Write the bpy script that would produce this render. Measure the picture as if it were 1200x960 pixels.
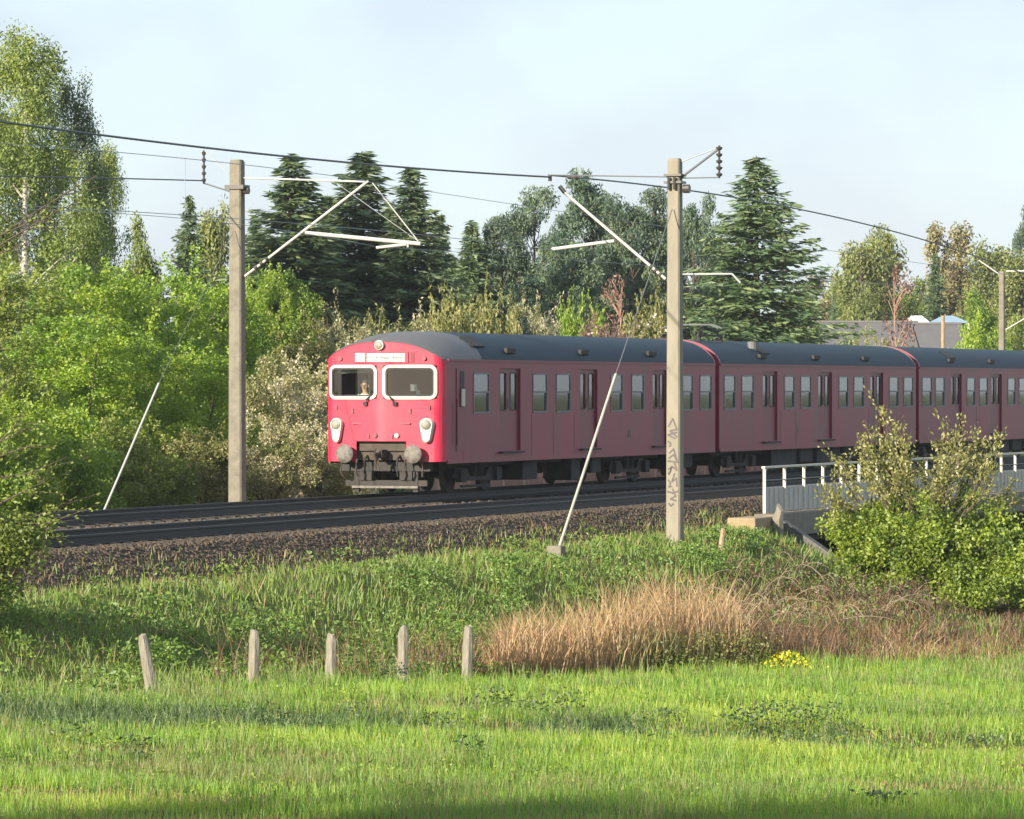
import bpy, math, random
import numpy as np
from mathutils import Vector, Matrix

R = math.radians
sc = bpy.context.scene
for o_ in list(bpy.data.objects):
    bpy.data.objects.remove(o_)
rng = np.random.default_rng(11)
random.seed(5)

# ------------------------------------------------------------------ camera
F, CX, HY, ZC = 5380.0, 600.0, 455.0, 2.57      # focal length in px of a 1200 px wide frame, horizon row, eye height above rail top
cd = bpy.data.cameras.new('camera')
cam = bpy.data.objects.new('camera', cd)
sc.collection.objects.link(cam)
cd.sensor_width = 36.0
cd.lens = 36.0 * F / 1200.0
cd.clip_start = 0.5
cd.clip_end = 9000
cam.location = (0, 0, ZC)
cam.rotation_euler = (R(90) - math.atan((480 - HY) / F), 0, 0)
sc.camera = cam

# ------------------------------------------------------------------ world, sun, exposure
SUN = Vector((-0.64, -0.77, 0.0)).normalized() * math.cos(R(19)) + Vector((0, 0, math.sin(R(19))))
w = bpy.data.worlds.new('World')
sc.world = w
w.use_nodes = True
nt = w.node_tree
nt.nodes.clear()
sky = nt.nodes.new('ShaderNodeTexSky')
sky.sky_type = 'NISHITA'
sky.sun_disc = False
sky.sun_elevation = R(19)
sky.sun_rotation = math.atan2(SUN.x, SUN.y)
sky.air_density = 1.0
sky.dust_density = 0.8
sky.ozone_density = 1.0
bg = nt.nodes.new('ShaderNodeBackground')
bg.inputs['Strength'].default_value = 0.12
wo = nt.nodes.new('ShaderNodeOutputWorld')
# thin high cloud veil with a few denser grey-blue banks, all round the sky
tc = nt.nodes.new('ShaderNodeTexCoord')
mp = nt.nodes.new('ShaderNodeMapping')
mp.inputs['Scale'].default_value = (9, 9, 14)
mp.inputs['Location'].default_value = (0.35, 0.0, 0.62)
ns = nt.nodes.new('ShaderNodeTexNoise')
ns.inputs['Scale'].default_value = 1.6
ns.inputs['Detail'].default_value = 6
ns.inputs['Roughness'].default_value = 0.45
rp = nt.nodes.new('ShaderNodeValToRGB')
rp.color_ramp.elements[0].position = 0.42
rp.color_ramp.elements[1].position = 0.56
rp.color_ramp.elements[0].color = (2.60, 2.95, 3.62, 1)
rp.color_ramp.elements[1].color = (2.92, 3.46, 3.95, 1)
veil = nt.nodes.new('ShaderNodeMix')
veil.data_type = 'RGBA'
veil.inputs['Factor'].default_value = 0.82
nt.links.new(tc.outputs['Generated'], mp.inputs['Vector'])
nt.links.new(mp.outputs['Vector'], ns.inputs['Vector'])
nt.links.new(ns.outputs['Fac'], rp.inputs['Fac'])
nt.links.new(sky.outputs['Color'], veil.inputs['A'])
nt.links.new(rp.outputs['Color'], veil.inputs['B'])
nt.links.new(veil.outputs['Result'], bg.inputs['Color'])
nt.links.new(bg.outputs['Background'], wo.inputs['Surface'])

sl = bpy.data.lights.new('sun', 'SUN')
sl.energy = 5.0
sl.angle = R(0.6)
sl.color = (1.0, 0.89, 0.70)
so = bpy.data.objects.new('sun', sl)
sc.collection.objects.link(so)
so.rotation_euler = SUN.to_track_quat('Z', 'Y').to_euler()
so.location = SUN * 200

sc.view_settings.view_transform = 'Standard'
sc.view_settings.look = 'None'
sc.view_settings.gamma = 1.0
sc.view_settings.exposure = 1.04
sc.render.engine = 'CYCLES'
sc.cycles.max_bounces = 7
sc.cycles.transparent_max_bounces = 12
sc.cycles.use_denoising = True

# ------------------------------------------------------------------ layout: track frame and photo-measured places
TH = R(20.0)
U = Vector((math.sin(TH), math.cos(TH), 0))      # along the track, away from the viewer
V = Vector((math.cos(TH), -math.sin(TH), 0))     # across the track, towards the viewer's side
A0 = Vector((-1.49, 110.0, 0))                   # train's front corner on the viewer's side
ROTZ = math.atan2(U.y, U.x)                      # local x = U, local y = -V


def TO(t, o, z=0.0):
    p = A0 + U * t + V * o
    return Vector((p.x, p.y, z))


def to_tv(p):
    d = Vector((p[0], p[1], 0)) - A0
    return d.dot(U), d.dot(V)


def depth(px, o):
    k = (px - CX) / F
    return (A0.y * V.y * -1 - A0.x * V.x - o) / (-V.y - V.x * k) if True else 0


def PO(px, py, o):
    """the place seen at a spot of the photo if it lies at offset o from the train's side"""
    Y = depth(px, o)
    return Vector(((px - CX) / F * Y, Y, ZC + (HY - py) / F * Y))


def PY(px, py, Y):
    return Vector(((px - CX) / F * Y, Y, ZC + (HY - py) / F * Y))


def t_side(px, o=0.0):
    return to_tv(PO(px, 455, o))[0]


# ------------------------------------------------------------------ object helpers
def link(o):
    sc.collection.objects.link(o)
    return o


def tag(o, label=None, cat=None, group=None, kind=None):
    if label: o['label'] = label
    if cat: o['category'] = cat
    if group: o['group'] = group
    if kind: o['kind'] = kind
    return o


def empty(name, loc=(0, 0, 0), rz=0.0, parent=None):
    o = link(bpy.data.objects.new(name, None))
    o.location = loc
    o.rotation_euler = (0, 0, rz)
    o.empty_display_size = 0.3
    if parent: o.parent = parent
    return o


def mesh_np(name, verts, quads, mat, parent=None, tint=None, smooth=False):
    me = bpy.data.meshes.new(name)
    n = len(verts)
    me.vertices.add(n)
    me.vertices.foreach_set('co', np.ascontiguousarray(verts, dtype=np.float32).ravel())
    q = np.ascontiguousarray(quads, dtype=np.int32)
    k = q.shape[1]
    me.loops.add(q.size)
    me.loops.foreach_set('vertex_index', q.ravel())
    me.polygons.add(len(q))
    me.polygons.foreach_set('loop_start', np.arange(0, q.size, k, dtype=np.int32))
    if smooth:
        me.polygons.foreach_set('use_smooth', np.ones(len(q), dtype=bool))
    if tint is not None:
        at = me.attributes.new('tint', 'FLOAT', 'POINT')
        at.data.foreach_set('value', np.ascontiguousarray(tint, dtype=np.float32))
    me.update(calc_edges=True)
    me.materials.append(mat)
    o = link(bpy.data.objects.new(name, me))
    if parent: o.parent = parent
    return o


class MB:
    def __init__(s):
        s.v, s.f = [], []

    def add(s, vs, fs):
        b = len(s.v)
        s.v += [tuple(v) for v in vs]
        s.f += [tuple(i + b for i in f) for f in fs]
        return s

    def box(s, x0, x1, y0, y1, z0, z1):
        vs = [(x, y, z) for x in (x0, x1) for y in (y0, y1) for z in (z0, z1)]
        return s.add(vs, [(0, 1, 3, 2), (4, 6, 7, 5), (0, 4, 5, 1), (2, 3, 7, 6), (0, 2, 6, 4), (1, 5, 7, 3)])

    def tube(s, pts, r, n=8, cap=True):
        pts = [Vector(p) for p in pts]
        m = len(pts)
        rr = list(r) if hasattr(r, '__len__') else [r] * m
        b = len(s.v)
        for i, p in enumerate(pts):
            d = (pts[min(i + 1, m - 1)] - pts[max(i - 1, 0)]).normalized()
            a = d.cross(Vector((0, 0, 1)))
            if a.length < 0.05: a = d.cross(Vector((0, 1, 0)))
            a.normalize()
            c = d.cross(a)
            for k in range(n):
                an = 2 * math.pi * k / n
                s.v.append(tuple(p + (a * math.cos(an) + c * math.sin(an)) * rr[i]))
        for i in range(m - 1):
            for k in range(n):
                k2 = (k + 1) % n
                s.f.append((b + i * n + k, b + i * n + k2, b + (i + 1) * n + k2, b + (i + 1) * n + k))
        if cap:
            s.f.append(tuple(b + k for k in reversed(range(n))))
            s.f.append(tuple(b + (m - 1) * n + k for k in range(n)))
        return s

    def loft(s, loops, closed=True, cap=False):
        b = len(s.v)
        n = len(loops[0])
        for L in loops: s.v += [tuple(p) for p in L]
        for i in range(len(loops) - 1):
            for k in range(n if closed else n - 1):
                k2 = (k + 1) % n
                s.f.append((b + i * n + k, b + i * n + k2, b + (i + 1) * n + k2, b + (i + 1) * n + k))
        if cap:
            s.f.append(tuple(b + k for k in reversed(range(n))))
            s.f.append(tuple(b + (len(loops) - 1) * n + k for k in range(n)))
        return s

    def build(s, name, mat, parent=None, smooth=False, bevel=0.0):
        me = bpy.data.meshes.new(name)
        me.from_pydata(s.v, [], s.f)
        me.update()
        me.materials.append(mat)
        if smooth:
            me.polygons.foreach_set('use_smooth', np.ones(len(me.polygons), dtype=bool))
            try: me.set_sharp_from_angle(angle=R(40))
            except Exception: pass
        o = link(bpy.data.objects.new(name, me))
        if parent: o.parent = parent
        if bevel:
            md = o.modifiers.new('bevel', 'BEVEL')
            md.width = bevel
            md.segments = 2
            md.limit_method = 'ANGLE'
        return o


def place_copy(o, parent, loc=None, rot=None, scale=None):
    c = link(o.copy())
    c.parent = parent
    if loc is not None: c.location = loc
    if rot is not None: c.rotation_euler = rot
    if scale is not None: c.scale = scale
    return c


# ------------------------------------------------------------------ materials
def new_mat(name):
    m = bpy.data.materials.new(name)
    m.use_nodes = True
    m.node_tree.nodes.clear()
    return m, m.node_tree.nodes, m.node_tree.links


def paint(name, col, rough=0.5, dirt=None, dirt_amt=0.3, scale=2.0, metal=0.0, bump=0.0, bump_scale=30.0, stretch=(1, 1, 1), spec=0.5):
    m, N, L = new_mat(name)
    out = N.new('ShaderNodeOutputMaterial')
    b = N.new('ShaderNodeBsdfPrincipled')
    L.new(b.outputs[0], out.inputs[0])
    b.inputs['Roughness'].default_value = rough
    b.inputs['Metallic'].default_value = metal
    b.inputs['Specular IOR Level'].default_value = spec
    t = N.new('ShaderNodeTexCoord')
    mpn = N.new('ShaderNodeMapping')
    mpn.inputs['Scale'].default_value = stretch
    L.new(t.outputs['Object'], mpn.inputs['Vector'])
    n1 = N.new('ShaderNodeTexNoise')
    n1.inputs['Scale'].default_value = scale
    n1.inputs['Detail'].default_value = 7
    n1.inputs['Roughness'].default_value = 0.65
    L.new(mpn.outputs[0], n1.inputs['Vector'])
    r = N.new('ShaderNodeValToRGB')
    r.color_ramp.elements[0].position = 0.40
    r.color_ramp.elements[1].position = 0.68
    L.new(n1.outputs['Fac'], r.inputs['Fac'])
    sc_ = N.new('ShaderNodeMath')
    sc_.operation = 'MULTIPLY'
    sc_.inputs[1].default_value = dirt_amt
    L.new(r.outputs['Color'], sc_.inputs[0])
    mx = N.new('ShaderNodeMix')
    mx.data_type = 'RGBA'
    mx.inputs['A'].default_value = (*col, 1)
    d = dirt or tuple(c * 0.55 for c in col)
    mx.inputs['B'].default_value = (*d, 1)
    L.new(sc_.outputs[0], mx.inputs['Factor'])
    L.new(mx.outputs['Result'], b.inputs['Base Color'])
    if bump:
        n2 = N.new('ShaderNodeTexNoise')
        n2.inputs['Scale'].default_value = bump_scale
        n2.inputs['Detail'].default_value = 5
        L.new(mpn.outputs[0], n2.inputs['Vector'])
        bp = N.new('ShaderNodeBump')
        bp.inputs['Strength'].default_value = bump
        bp.inputs['Distance'].default_value = 0.03
        L.new(n2.outputs['Fac'], bp.inputs['Height'])
        L.new(bp.outputs[0], b.inputs['Normal'])
    return m


def foliage(name, cols, trans=0.3, var=0.25, rough=0.6, gloss=0.06):
    """leaf colours picked by a per-leaf tint; cols = list of (position, rgb)"""
    m, N, L = new_mat(name)
    out = N.new('ShaderNodeOutputMaterial')
    at = N.new('ShaderNodeAttribute')
    at.attribute_name = 'tint'
    rp_ = N.new('ShaderNodeValToRGB')
    els = rp_.color_ramp.elements
    while len(els) < len(cols): els.new(0.5)
    for e, (p, c) in zip(els, cols):
        e.position = p
        e.color = (*c, 1)
    L.new(at.outputs['Fac'], rp_.inputs['Fac'])
    oi = N.new('ShaderNodeObjectInfo')
    hsv = N.new('ShaderNodeHueSaturation')
    mr = N.new('ShaderNodeMapRange')
    mr.inputs['To Min'].default_value = 1 - var
    mr.inputs['To Max'].default_value = 1 + var
    L.new(oi.outputs['Random'], mr.inputs['Value'])
    L.new(mr.outputs[0], hsv.inputs['Value'])
    L.new(rp_.outputs['Color'], hsv.inputs['Color'])
    d = N.new('ShaderNodeBsdfDiffuse')
    tr = N.new('ShaderNodeBsdfTranslucent')
    L.new(hsv.outputs[0], d.inputs['Color'])
    L.new(hsv.outputs[0], tr.inputs['Color'])
    mx = N.new('ShaderNodeMixShader')
    mx.inputs[0].default_value = trans
    L.new(d.outputs[0], mx.inputs[1])
    L.new(tr.outputs[0], mx.inputs[2])
    g = N.new('ShaderNodeBsdfGlossy')
    g.inputs['Roughness'].default_value = rough
    g.inputs['Color'].default_value = (0.8, 0.8, 0.8, 1)
    m2 = N.new('ShaderNodeMixShader')
    m2.inputs[0].default_value = gloss
    L.new(mx.outputs[0], m2.inputs[1])
    L.new(g.outputs[0], m2.inputs[2])
    L.new(m2.outputs[0], out.inputs[0])
    return m


def glass(name, tint=(0.75, 0.85, 0.8), refl=1.0, ior=2.1):
    m, N, L = new_mat(name)
    out = N.new('ShaderNodeOutputMaterial')
    t = N.new('ShaderNodeBsdfTransparent')
    t.inputs['Color'].default_value = (*tint, 1)
    g = N.new('ShaderNodeBsdfGlossy')
    g.inputs['Roughness'].default_value = 0.03
    g.inputs['Color'].default_value = (refl, refl, refl, 1)
    fr = N.new('ShaderNodeFresnel')
    fr.inputs['IOR'].default_value = ior
    mx = N.new('ShaderNodeMixShader')
    L.new(fr.outputs[0], mx.inputs[0])
    L.new(t.outputs[0], mx.inputs[1])
    L.new(g.outputs[0], mx.inputs[2])
    L.new(mx.outputs[0], out.inputs[0])
    return m


M = {}
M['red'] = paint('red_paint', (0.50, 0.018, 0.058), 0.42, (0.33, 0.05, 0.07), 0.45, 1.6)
M['shaded_red'] = paint('red_paint_in_shade', (0.245, 0.015, 0.046), 0.40, (0.125, 0.036, 0.054), 0.7, 0.9, stretch=(1, 1, 0.35), bump=0.10, bump_scale=2.5, spec=0.38)  # same red as the cab front, with the sides' shade put into the colour
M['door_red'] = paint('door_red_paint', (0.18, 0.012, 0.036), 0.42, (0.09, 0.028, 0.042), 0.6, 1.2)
M['roof'] = paint('roof_with_sky_blue', (0.009, 0.030, 0.052), 0.6, (0.022, 0.040, 0.055), 0.6, 0.8, stretch=(0.5, 1, 1), bump=0.15, bump_scale=9, spec=0.2)  # blue of the reflected sky is put into this base colour
M['roof_end'] = paint('roof_end_paint', (0.11, 0.108, 0.11), 0.55, (0.075, 0.075, 0.078), 0.6, 1.1)
M['black'] = paint('underframe_grime', (0.018, 0.017, 0.017), 0.75, (0.05, 0.04, 0.032), 0.6, 3.0)
M['grime'] = paint('brake_dust', (0.075, 0.055, 0.042), 0.8, (0.03, 0.025, 0.022), 0.8, 5.0)
M['buffer'] = paint('worn_buffer_steel', (0.165, 0.15, 0.135), 0.65, (0.055, 0.046, 0.04), 0.9, 9.0)
M['cream'] = paint('cream_paint', (0.50, 0.475, 0.41), 0.45, (0.55, 0.50, 0.42), 0.3, 5.0)
M['rubber'] = paint('rubber', (0.02, 0.02, 0.02), 0.6)
M['alu'] = paint('aluminium_frame', (0.16, 0.17, 0.17), 0.5, (0.08, 0.08, 0.08), 0.6, 4.0, metal=0.2)
M['glass'] = glass('window_glass', (0.66, 0.78, 0.70))
M['cabglass'] = glass('cab_glass', (0.80, 0.90, 0.86), 1.0, 1.8)
M['lens'] = paint('lamp_lens', (0.30, 0.28, 0.22), 0.12, (0.3, 0.28, 0.22), 0.5, 12.0, spec=0.9)
M['sign'] = paint('sign_white', (0.52, 0.53, 0.51), 0.4, (0.7, 0.68, 0.62), 0.3, 8.0)
M['signtext'] = paint('sign_lettering', (0.10, 0.11, 0.11), 0.5)
M['interior'] = paint('interior_panel', (0.36, 0.38, 0.31), 0.7, (0.12, 0.13, 0.10), 0.6, 1.0)
M['cabwall'] = paint('cab_bulkhead', (0.11, 0.14, 0.125), 0.7)
M['seat'] = paint('seat_cloth', (0.05, 0.09, 0.08), 0.9)
M['concrete'] = paint('mast_concrete', (0.245, 0.222, 0.175), 0.85, (0.165, 0.148, 0.115), 0.7, 3.0, bump=0.35, bump_scale=22, stretch=(1, 1, 0.3))
M['concrete_far'] = paint('weathered_concrete', (0.20, 0.180, 0.145), 0.9, (0.12, 0.108, 0.086), 0.8, 4.0, bump=0.4, bump_scale=20)
M['galv'] = paint('galvanised_tube', (0.46, 0.46, 0.44), 0.45, (0.42, 0.41, 0.38), 0.5, 6.0, metal=0.15)
M['wire'] = paint('dull_wire', (0.10, 0.115, 0.125), 0.6, (0.13, 0.13, 0.12), 0.5, 2.0)
M['thinwire'] = paint('thin_wire', (0.34, 0.37, 0.38), 0.6, (0.25, 0.26, 0.26), 0.5, 2.0)
M['parapet_dull'] = paint('stay_cover', (0.40, 0.38, 0.33), 0.7, (0.26, 0.24, 0.20), 0.6, 4.0)
M['insul'] = paint('insulator_glaze', (0.055, 0.05, 0.045), 0.35)
M['graffiti'] = paint('marker_ink', (0.075, 0.065, 0.075), 0.7, (0.16, 0.14, 0.12), 0.5, 20.0)
M['rail'] = paint('rail_steel', (0.018, 0.018, 0.020), 0.6, (0.035, 0.028, 0.024), 0.5, 5.0)
M['railhead'] = paint('polished_railhead', (0.06, 0.065, 0.075), 0.5, (0.04, 0.04, 0.04), 0.5, 3.0, metal=0.3)
M['sleeper'] = paint('sleeper_wood', (0.03, 0.026, 0.024), 0.9, (0.05, 0.04, 0.033), 0.7, 4.0, bump=0.4)
M['stone'] = paint('ballast_stone', (0.112, 0.082, 0.058), 0.95, (0.032, 0.026, 0.023), 0.85, 9.0, bump=0.6, bump_scale=25)
M['parapet'] = paint('parapet_panel', (0.50, 0.47, 0.43), 0.7, (0.36, 0.33, 0.29), 0.6, 2.5)
M['railing'] = paint('railing_paint', (0.60, 0.57, 0.50), 0.55, (0.38, 0.33, 0.27), 0.5, 4.0)
M['abut'] = paint('abutment_concrete', (0.12, 0.115, 0.11), 0.9, (0.06, 0.056, 0.052), 0.8, 1.5, bump=0.3)
M['edgebeam'] = paint('edge_beam', (0.33, 0.25, 0.15), 0.9, (0.22, 0.16, 0.10), 0.7, 3.0, bump=0.4)
M['postwood'] = paint('grey_post', (0.27, 0.245, 0.20), 0.9, (0.12, 0.105, 0.08), 0.8, 5.0, bump=0.5, bump_scale=18, stretch=(3, 3, 0.5))
M['stake'] = paint('stake_wood', (0.36, 0.27, 0.17), 0.9, (0.20, 0.15, 0.10), 0.7, 5.0, bump=0.4)
M['bark'] = paint('bark', (0.10, 0.075, 0.055), 0.95, (0.05, 0.04, 0.03), 0.8, 4.0, bump=0.6, bump_scale=10)
M['birchbark'] = paint('birch_bark', (0.52, 0.49, 0.44), 0.8, (0.07, 0.06, 0.055), 0.75, 2.2, stretch=(1, 1, 3.0), bump=0.3)
M['redbark'] = paint('pale_red_bark', (0.36, 0.21, 0.16), 0.9, (0.22, 0.14, 0.11), 0.7, 5.0)
M['twig'] = paint('twig', (0.24, 0.19, 0.13), 0.95, (0.15, 0.11, 0.08), 0.7, 5.0)
M['rooftile'] = paint('grey_roofing', (0.115, 0.11, 0.115), 0.85, (0.16, 0.15, 0.14), 0.6, 1.5, bump=0.3)
M['wallbrick'] = paint('house_wall', (0.30, 0.22, 0.16), 0.9, (0.2, 0.15, 0.11), 0.6, 3.0)
M['white'] = paint('white_paint', (0.80, 0.80, 0.78), 0.5, (0.65, 0.64, 0.60), 0.3, 4.0)
M['bluefab'] = paint('pale_blue_canvas', (0.22, 0.32, 0.42), 0.8, (0.3, 0.38, 0.45), 0.5, 2.0)
M['skin'] = paint('skin', (0.50, 0.27, 0.20), 0.55)
M['shirt'] = paint('white_shirt', (0.75, 0.74, 0.72), 0.8)
M['hair'] = paint('brown_hair', (0.06, 0.04, 0.03), 0.7)

M['meadow'] = foliage('meadow_blades', [(0.0, (0.38, 0.24, 0.12)), (0.16, (0.33, 0.28, 0.10)), (0.3, (0.12, 0.27, 0.022)), (0.65, (0.27, 0.43, 0.026)), (1.0, (0.48, 0.55, 0.07))], 0.48, 0.0)
M['bankgrass'] = foliage('bank_blades', [(0.0, (0.34, 0.22, 0.11)), (0.2, (0.27, 0.23, 0.075)), (0.4, (0.12, 0.20, 0.026)), (0.75, (0.18, 0.28, 0.034)), (1.0, (0.28, 0.36, 0.06))], 0.35, 0.0)
M['weed'] = foliage('weed_leaves', [(0.0, (0.060, 0.125, 0.016)), (0.5, (0.12, 0.215, 0.022)), (1.0, (0.21, 0.31, 0.035))], 0.3, 0.0)
M['reed'] = foliage('dry_reed', [(0.0, (0.15, 0.21, 0.045)), (0.25, (0.26, 0.165, 0.08)), (0.6, (0.38, 0.225, 0.11)), (1.0, (0.52, 0.38, 0.20))], 0.3, 0.0)
M['deadgrass'] = foliage('dead_stalks', [(0.0, (0.05, 0.034, 0.020)), (0.5, (0.17, 0.085, 0.042)), (1.0, (0.36, 0.235, 0.11))], 0.2, 0.0)
M['yellow'] = foliage('yellow_flowers', [(0.0, (0.12, 0.2, 0.02)), (0.25, (0.66, 0.58, 0.015)), (1.0, (0.78, 0.70, 0.03))], 0.2, 0.0)
M['leaf_bright'] = foliage('bright_spring_leaves', [(0.0, (0.10, 0.19, 0.010)), (0.5, (0.22, 0.35, 0.015)), (1.0, (0.34, 0.44, 0.025))], 0.45, 0.14)
M['leaf_nearbush'] = foliage('fresh_bush_leaves', [(0.0, (0.10, 0.16, 0.010)), (0.5, (0.20, 0.29, 0.016)), (1.0, (0.33, 0.41, 0.03))], 0.45, 0.0)
M['leaf_mid'] = foliage('mid_green_leaves', [(0.0, (0.095, 0.15, 0.016)), (0.5, (0.185, 0.25, 0.024)), (1.0, (0.29, 0.34, 0.045))], 0.45, 0.16)
M['leaf_olive'] = foliage('olive_leaves', [(0.0, (0.115, 0.125, 0.022)), (0.5, (0.23, 0.24, 0.048)), (1.0, (0.37, 0.35, 0.12))], 0.42, 0.14)
M['leaf_pale'] = foliage('pale_dry_twigs', [(0.0, (0.13, 0.16, 0.03)), (0.38, (0.28, 0.28, 0.09)), (0.7, (0.50, 0.45, 0.26)), (1.0, (0.72, 0.66, 0.50))], 0.42, 0.1)
M['leaf_birch'] = foliage('birch_leaves', [(0.0, (0.115, 0.175, 0.026)), (0.5, (0.205, 0.28, 0.038)), (1.0, (0.33, 0.39, 0.08))], 0.4, 0.14)
M['leaf_dark'] = foliage('dark_leaves', [(0.0, (0.055, 0.105, 0.028)), (0.5, (0.095, 0.15, 0.04)), (1.0, (0.15, 0.205, 0.055))], 0.32, 0.14)
M['spruce'] = foliage('spruce_needles', [(0.0, (0.048, 0.100, 0.050)), (0.5, (0.092, 0.150, 0.060)), (1.0, (0.165, 0.215, 0.075))], 0.25, 0.18)
M['pine'] = foliage('pine_needles', [(0.0, (0.042, 0.088, 0.058)), (0.5, (0.078, 0.130, 0.074)), (1.0, (0.135, 0.185, 0.085))], 0.25, 0.16)
M['leaf_far'] = foliage('far_leaves', [(0.0, (0.11, 0.135, 0.034)), (0.5, (0.19, 0.225, 0.05)), (1.0, (0.28, 0.31, 0.08))], 0.35, 0.12)
M['leaf_brownish'] = foliage('budding_brown_leaves', [(0.0, (0.13, 0.105, 0.055)), (0.5, (0.23, 0.20, 0.08)), (1.0, (0.33, 0.30, 0.13))], 0.3, 0.1)
M['leaf_red'] = foliage('reddish_leaves', [(0.0, (0.10, 0.055, 0.045)), (0.5, (0.19, 0.095, 0.07)), (1.0, (0.28, 0.18, 0.12))], 0.3, 0.1)
M['blossom_white'] = foliage('white_blossom', [(0.0, (0.45, 0.40, 0.33)), (1.0, (0.72, 0.68, 0.60))], 0.3, 0.05)
M['blossom_pink'] = foliage('pink_blossom', [(0.0, (0.30, 0.16, 0.16)), (1.0, (0.50, 0.32, 0.31))], 0.3, 0.05)


def ground_mat():
    m, N, L = new_mat('earth_and_grass')
    out = N.new('ShaderNodeOutputMaterial')
    b = N.new('ShaderNodeBsdfPrincipled')
    b.inputs['Roughness'].default_value = 0.95
    b.inputs['Specular IOR Level'].default_value = 0.1
    t = N.new('ShaderNodeTexCoord')
    n1 = N.new('ShaderNodeTexNoise')
    n1.inputs['Scale'].default_value = 0.55
    n1.inputs['Detail'].default_value = 8
    n1.inputs['Roughness'].default_value = 0.7
    r = N.new('ShaderNodeValToRGB')
    e = r.color_ramp.elements
    e[0].position, e[0].color = 0.30, (0.045, 0.065, 0.018, 1)
    e[1].position, e[1].color = 0.70, (0.13, 0.10, 0.05, 1)
    x = e.new(0.5)
    x.color = (0.075, 0.095, 0.025, 1)
    n2 = N.new('ShaderNodeTexNoise')
    n2.inputs['Scale'].default_value = 14
    n2.inputs['Detail'].default_value = 6
    bp = N.new('ShaderNodeBump')
    bp.inputs['Strength'].default_value = 0.7
    bp.inputs['Distance'].default_value = 0.08
    L.new(t.outputs['Object'], n1.inputs['Vector'])
    L.new(t.outputs['Object'], n2.inputs['Vector'])
    L.new(n1.outputs['Fac'], r.inputs['Fac'])
    L.new(r.outputs['Color'], b.inputs['Base Color'])
    L.new(n2.outputs['Fac'], bp.inputs['Height'])
    L.new(bp.outputs[0], b.inputs['Normal'])
    L.new(b.outputs[0], out.inputs[0])
    return m


M['ground'] = ground_mat()


# ------------------------------------------------------------------ terrain
def sstep(a, b, x):
    t = np.clip((x - a) / (b - a), 0, 1)
    return t * t * (3 - 2 * t)


_wr = np.random.default_rng(3)
_waves = [(_wr.uniform(0.15, 1.1), _wr.uniform(0, 6.28), _wr.uniform(0, 6.28)) for _ in range(14)]


def wob(X, Y):
    s = 0
    for f, a, p in _waves:
        s = s + np.sin(f * (X * math.cos(a) + Y * math.sin(a)) + p) / (0.6 + 2 * f)
    return s / 4.0


def fbm(X, Y, f0, seed, octs=4):
    r_ = np.random.default_rng(seed)
    s, amp, tot = 0, 1.0, 0
    f = f0
    for k in range(octs):
        for q in range(3):
            a, p = r_.uniform(0, 6.28), r_.uniform(0, 6.28)
            s = s + amp * np.sin(f * (X * math.cos(a) + Y * math.sin(a)) + p + 1.3 * np.sin(f * 0.6 * (Y * math.cos(a) - X * math.sin(a)) + p * 2))
            tot += amp * 0.75
        f *= 1.9
        amp *= 0.65
    return s / tot


def border_y(X):
    """where the mown meadow meets the rough bank"""
    return np.interp(X, [-30, -7.2, -4, 0, 3.0, 9.2, 40], [46, 61.2, 67.6, 70.9, 73.8, 80.6, 103])


def height(X, Y):
    X = np.asarray(X, dtype=float)
    Y = np.asarray(Y, dtype=float)
    t = (X - A0.x) * U.x + (Y - A0.y) * U.y
    o = (X - A0.x) * V.x + (Y - A0.y) * V.y
    zm = np.clip(-1.97 - 0.028 * X, -2.4, -1.5) + 0.05 * wob(X, Y)
    # shallow ditch across the meadow
    yd = 60.8 + 0.045 * X
    zm = zm - 0.16 * np.exp(-((Y - yd) / 0.8) ** 2) + .05 * fbm(X, Y, 1.4, 77, 3)
    toe = np.interp(t, [-60, -34, -10, 0, 6], [10.2, 10.6, 11.6, 11.0, 8.3])
    s = sstep(0, 1, (toe - o) / (toe - 6.9))
    near_low = np.where(Y > border_y(X), zm - 0.0, zm)
    hn = near_low + (-0.82 - near_low) * s + (0.10 * wob(X * 2.1, Y * 2.1) + 0.07 * np.sin(X * 2.3 + 1.2 * np.sin(Y * .8)) * np.sin(Y * 1.1 + np.sin(X * 1.7))) * s * sstep(6.4, 7.4, o)
    # underpass beyond the abutment on the near side
    cut = sstep(2.6, 6.0, t) * (1 - sstep(31, 36, t))
    hn = np.where(o > 6.0, hn + (-3.2 - hn) * cut * (1 - sstep(14, 30, o)), hn)
    hb = -0.62 + 0.12 * wob(X, Y)
    side = sstep(-7.5, -5.5, o)
    h = np.where(o > 0, hn, hb + (-0.82 - hb) * side)
    cutfar = sstep(9, 14, t) * (1 - sstep(40, 46, t)) * sstep(-16, -8, o)
    h = np.where(o <= 6.0, h + (-3.2 - h) * np.where(o > 0, cut, np.maximum(cut * sstep(-2, 2, o), cutfar * (o > -16))), h)
    rough = sstep(7.6, 9.5, o) * sstep(0.2, 1.5, Y - border_y(X)) * (1 - sstep(3, 7, t)) * np.clip((o < 40), 0, 1) * sstep(-2, 1.5, X)
    h = h + rough * (.16 * np.sin(X * 1.9 + .7 * np.sin(Y * .9)) * np.sin(Y * 1.05 + .8 * np.sin(X * 1.3)) + .12 * wob(X * 3.1, Y * 2.3))
    return h


def hz(x, y):
    return float(height(np.array([x]), np.array([y]))[0])


def axis(dense0, dense1, step, far0, far1):
    a = list(np.arange(dense0, dense1, step))
    s, p = step, dense1
    while p < far1:
        a.append(p)
        s *= 1.22
        p += s
    a.append(far1)
    s, p = step, dense0
    while p > far0:
        s *= 1.22
        p -= s
        a.append(max(p, far0))
    return np.array(sorted(set(a)))


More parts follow.
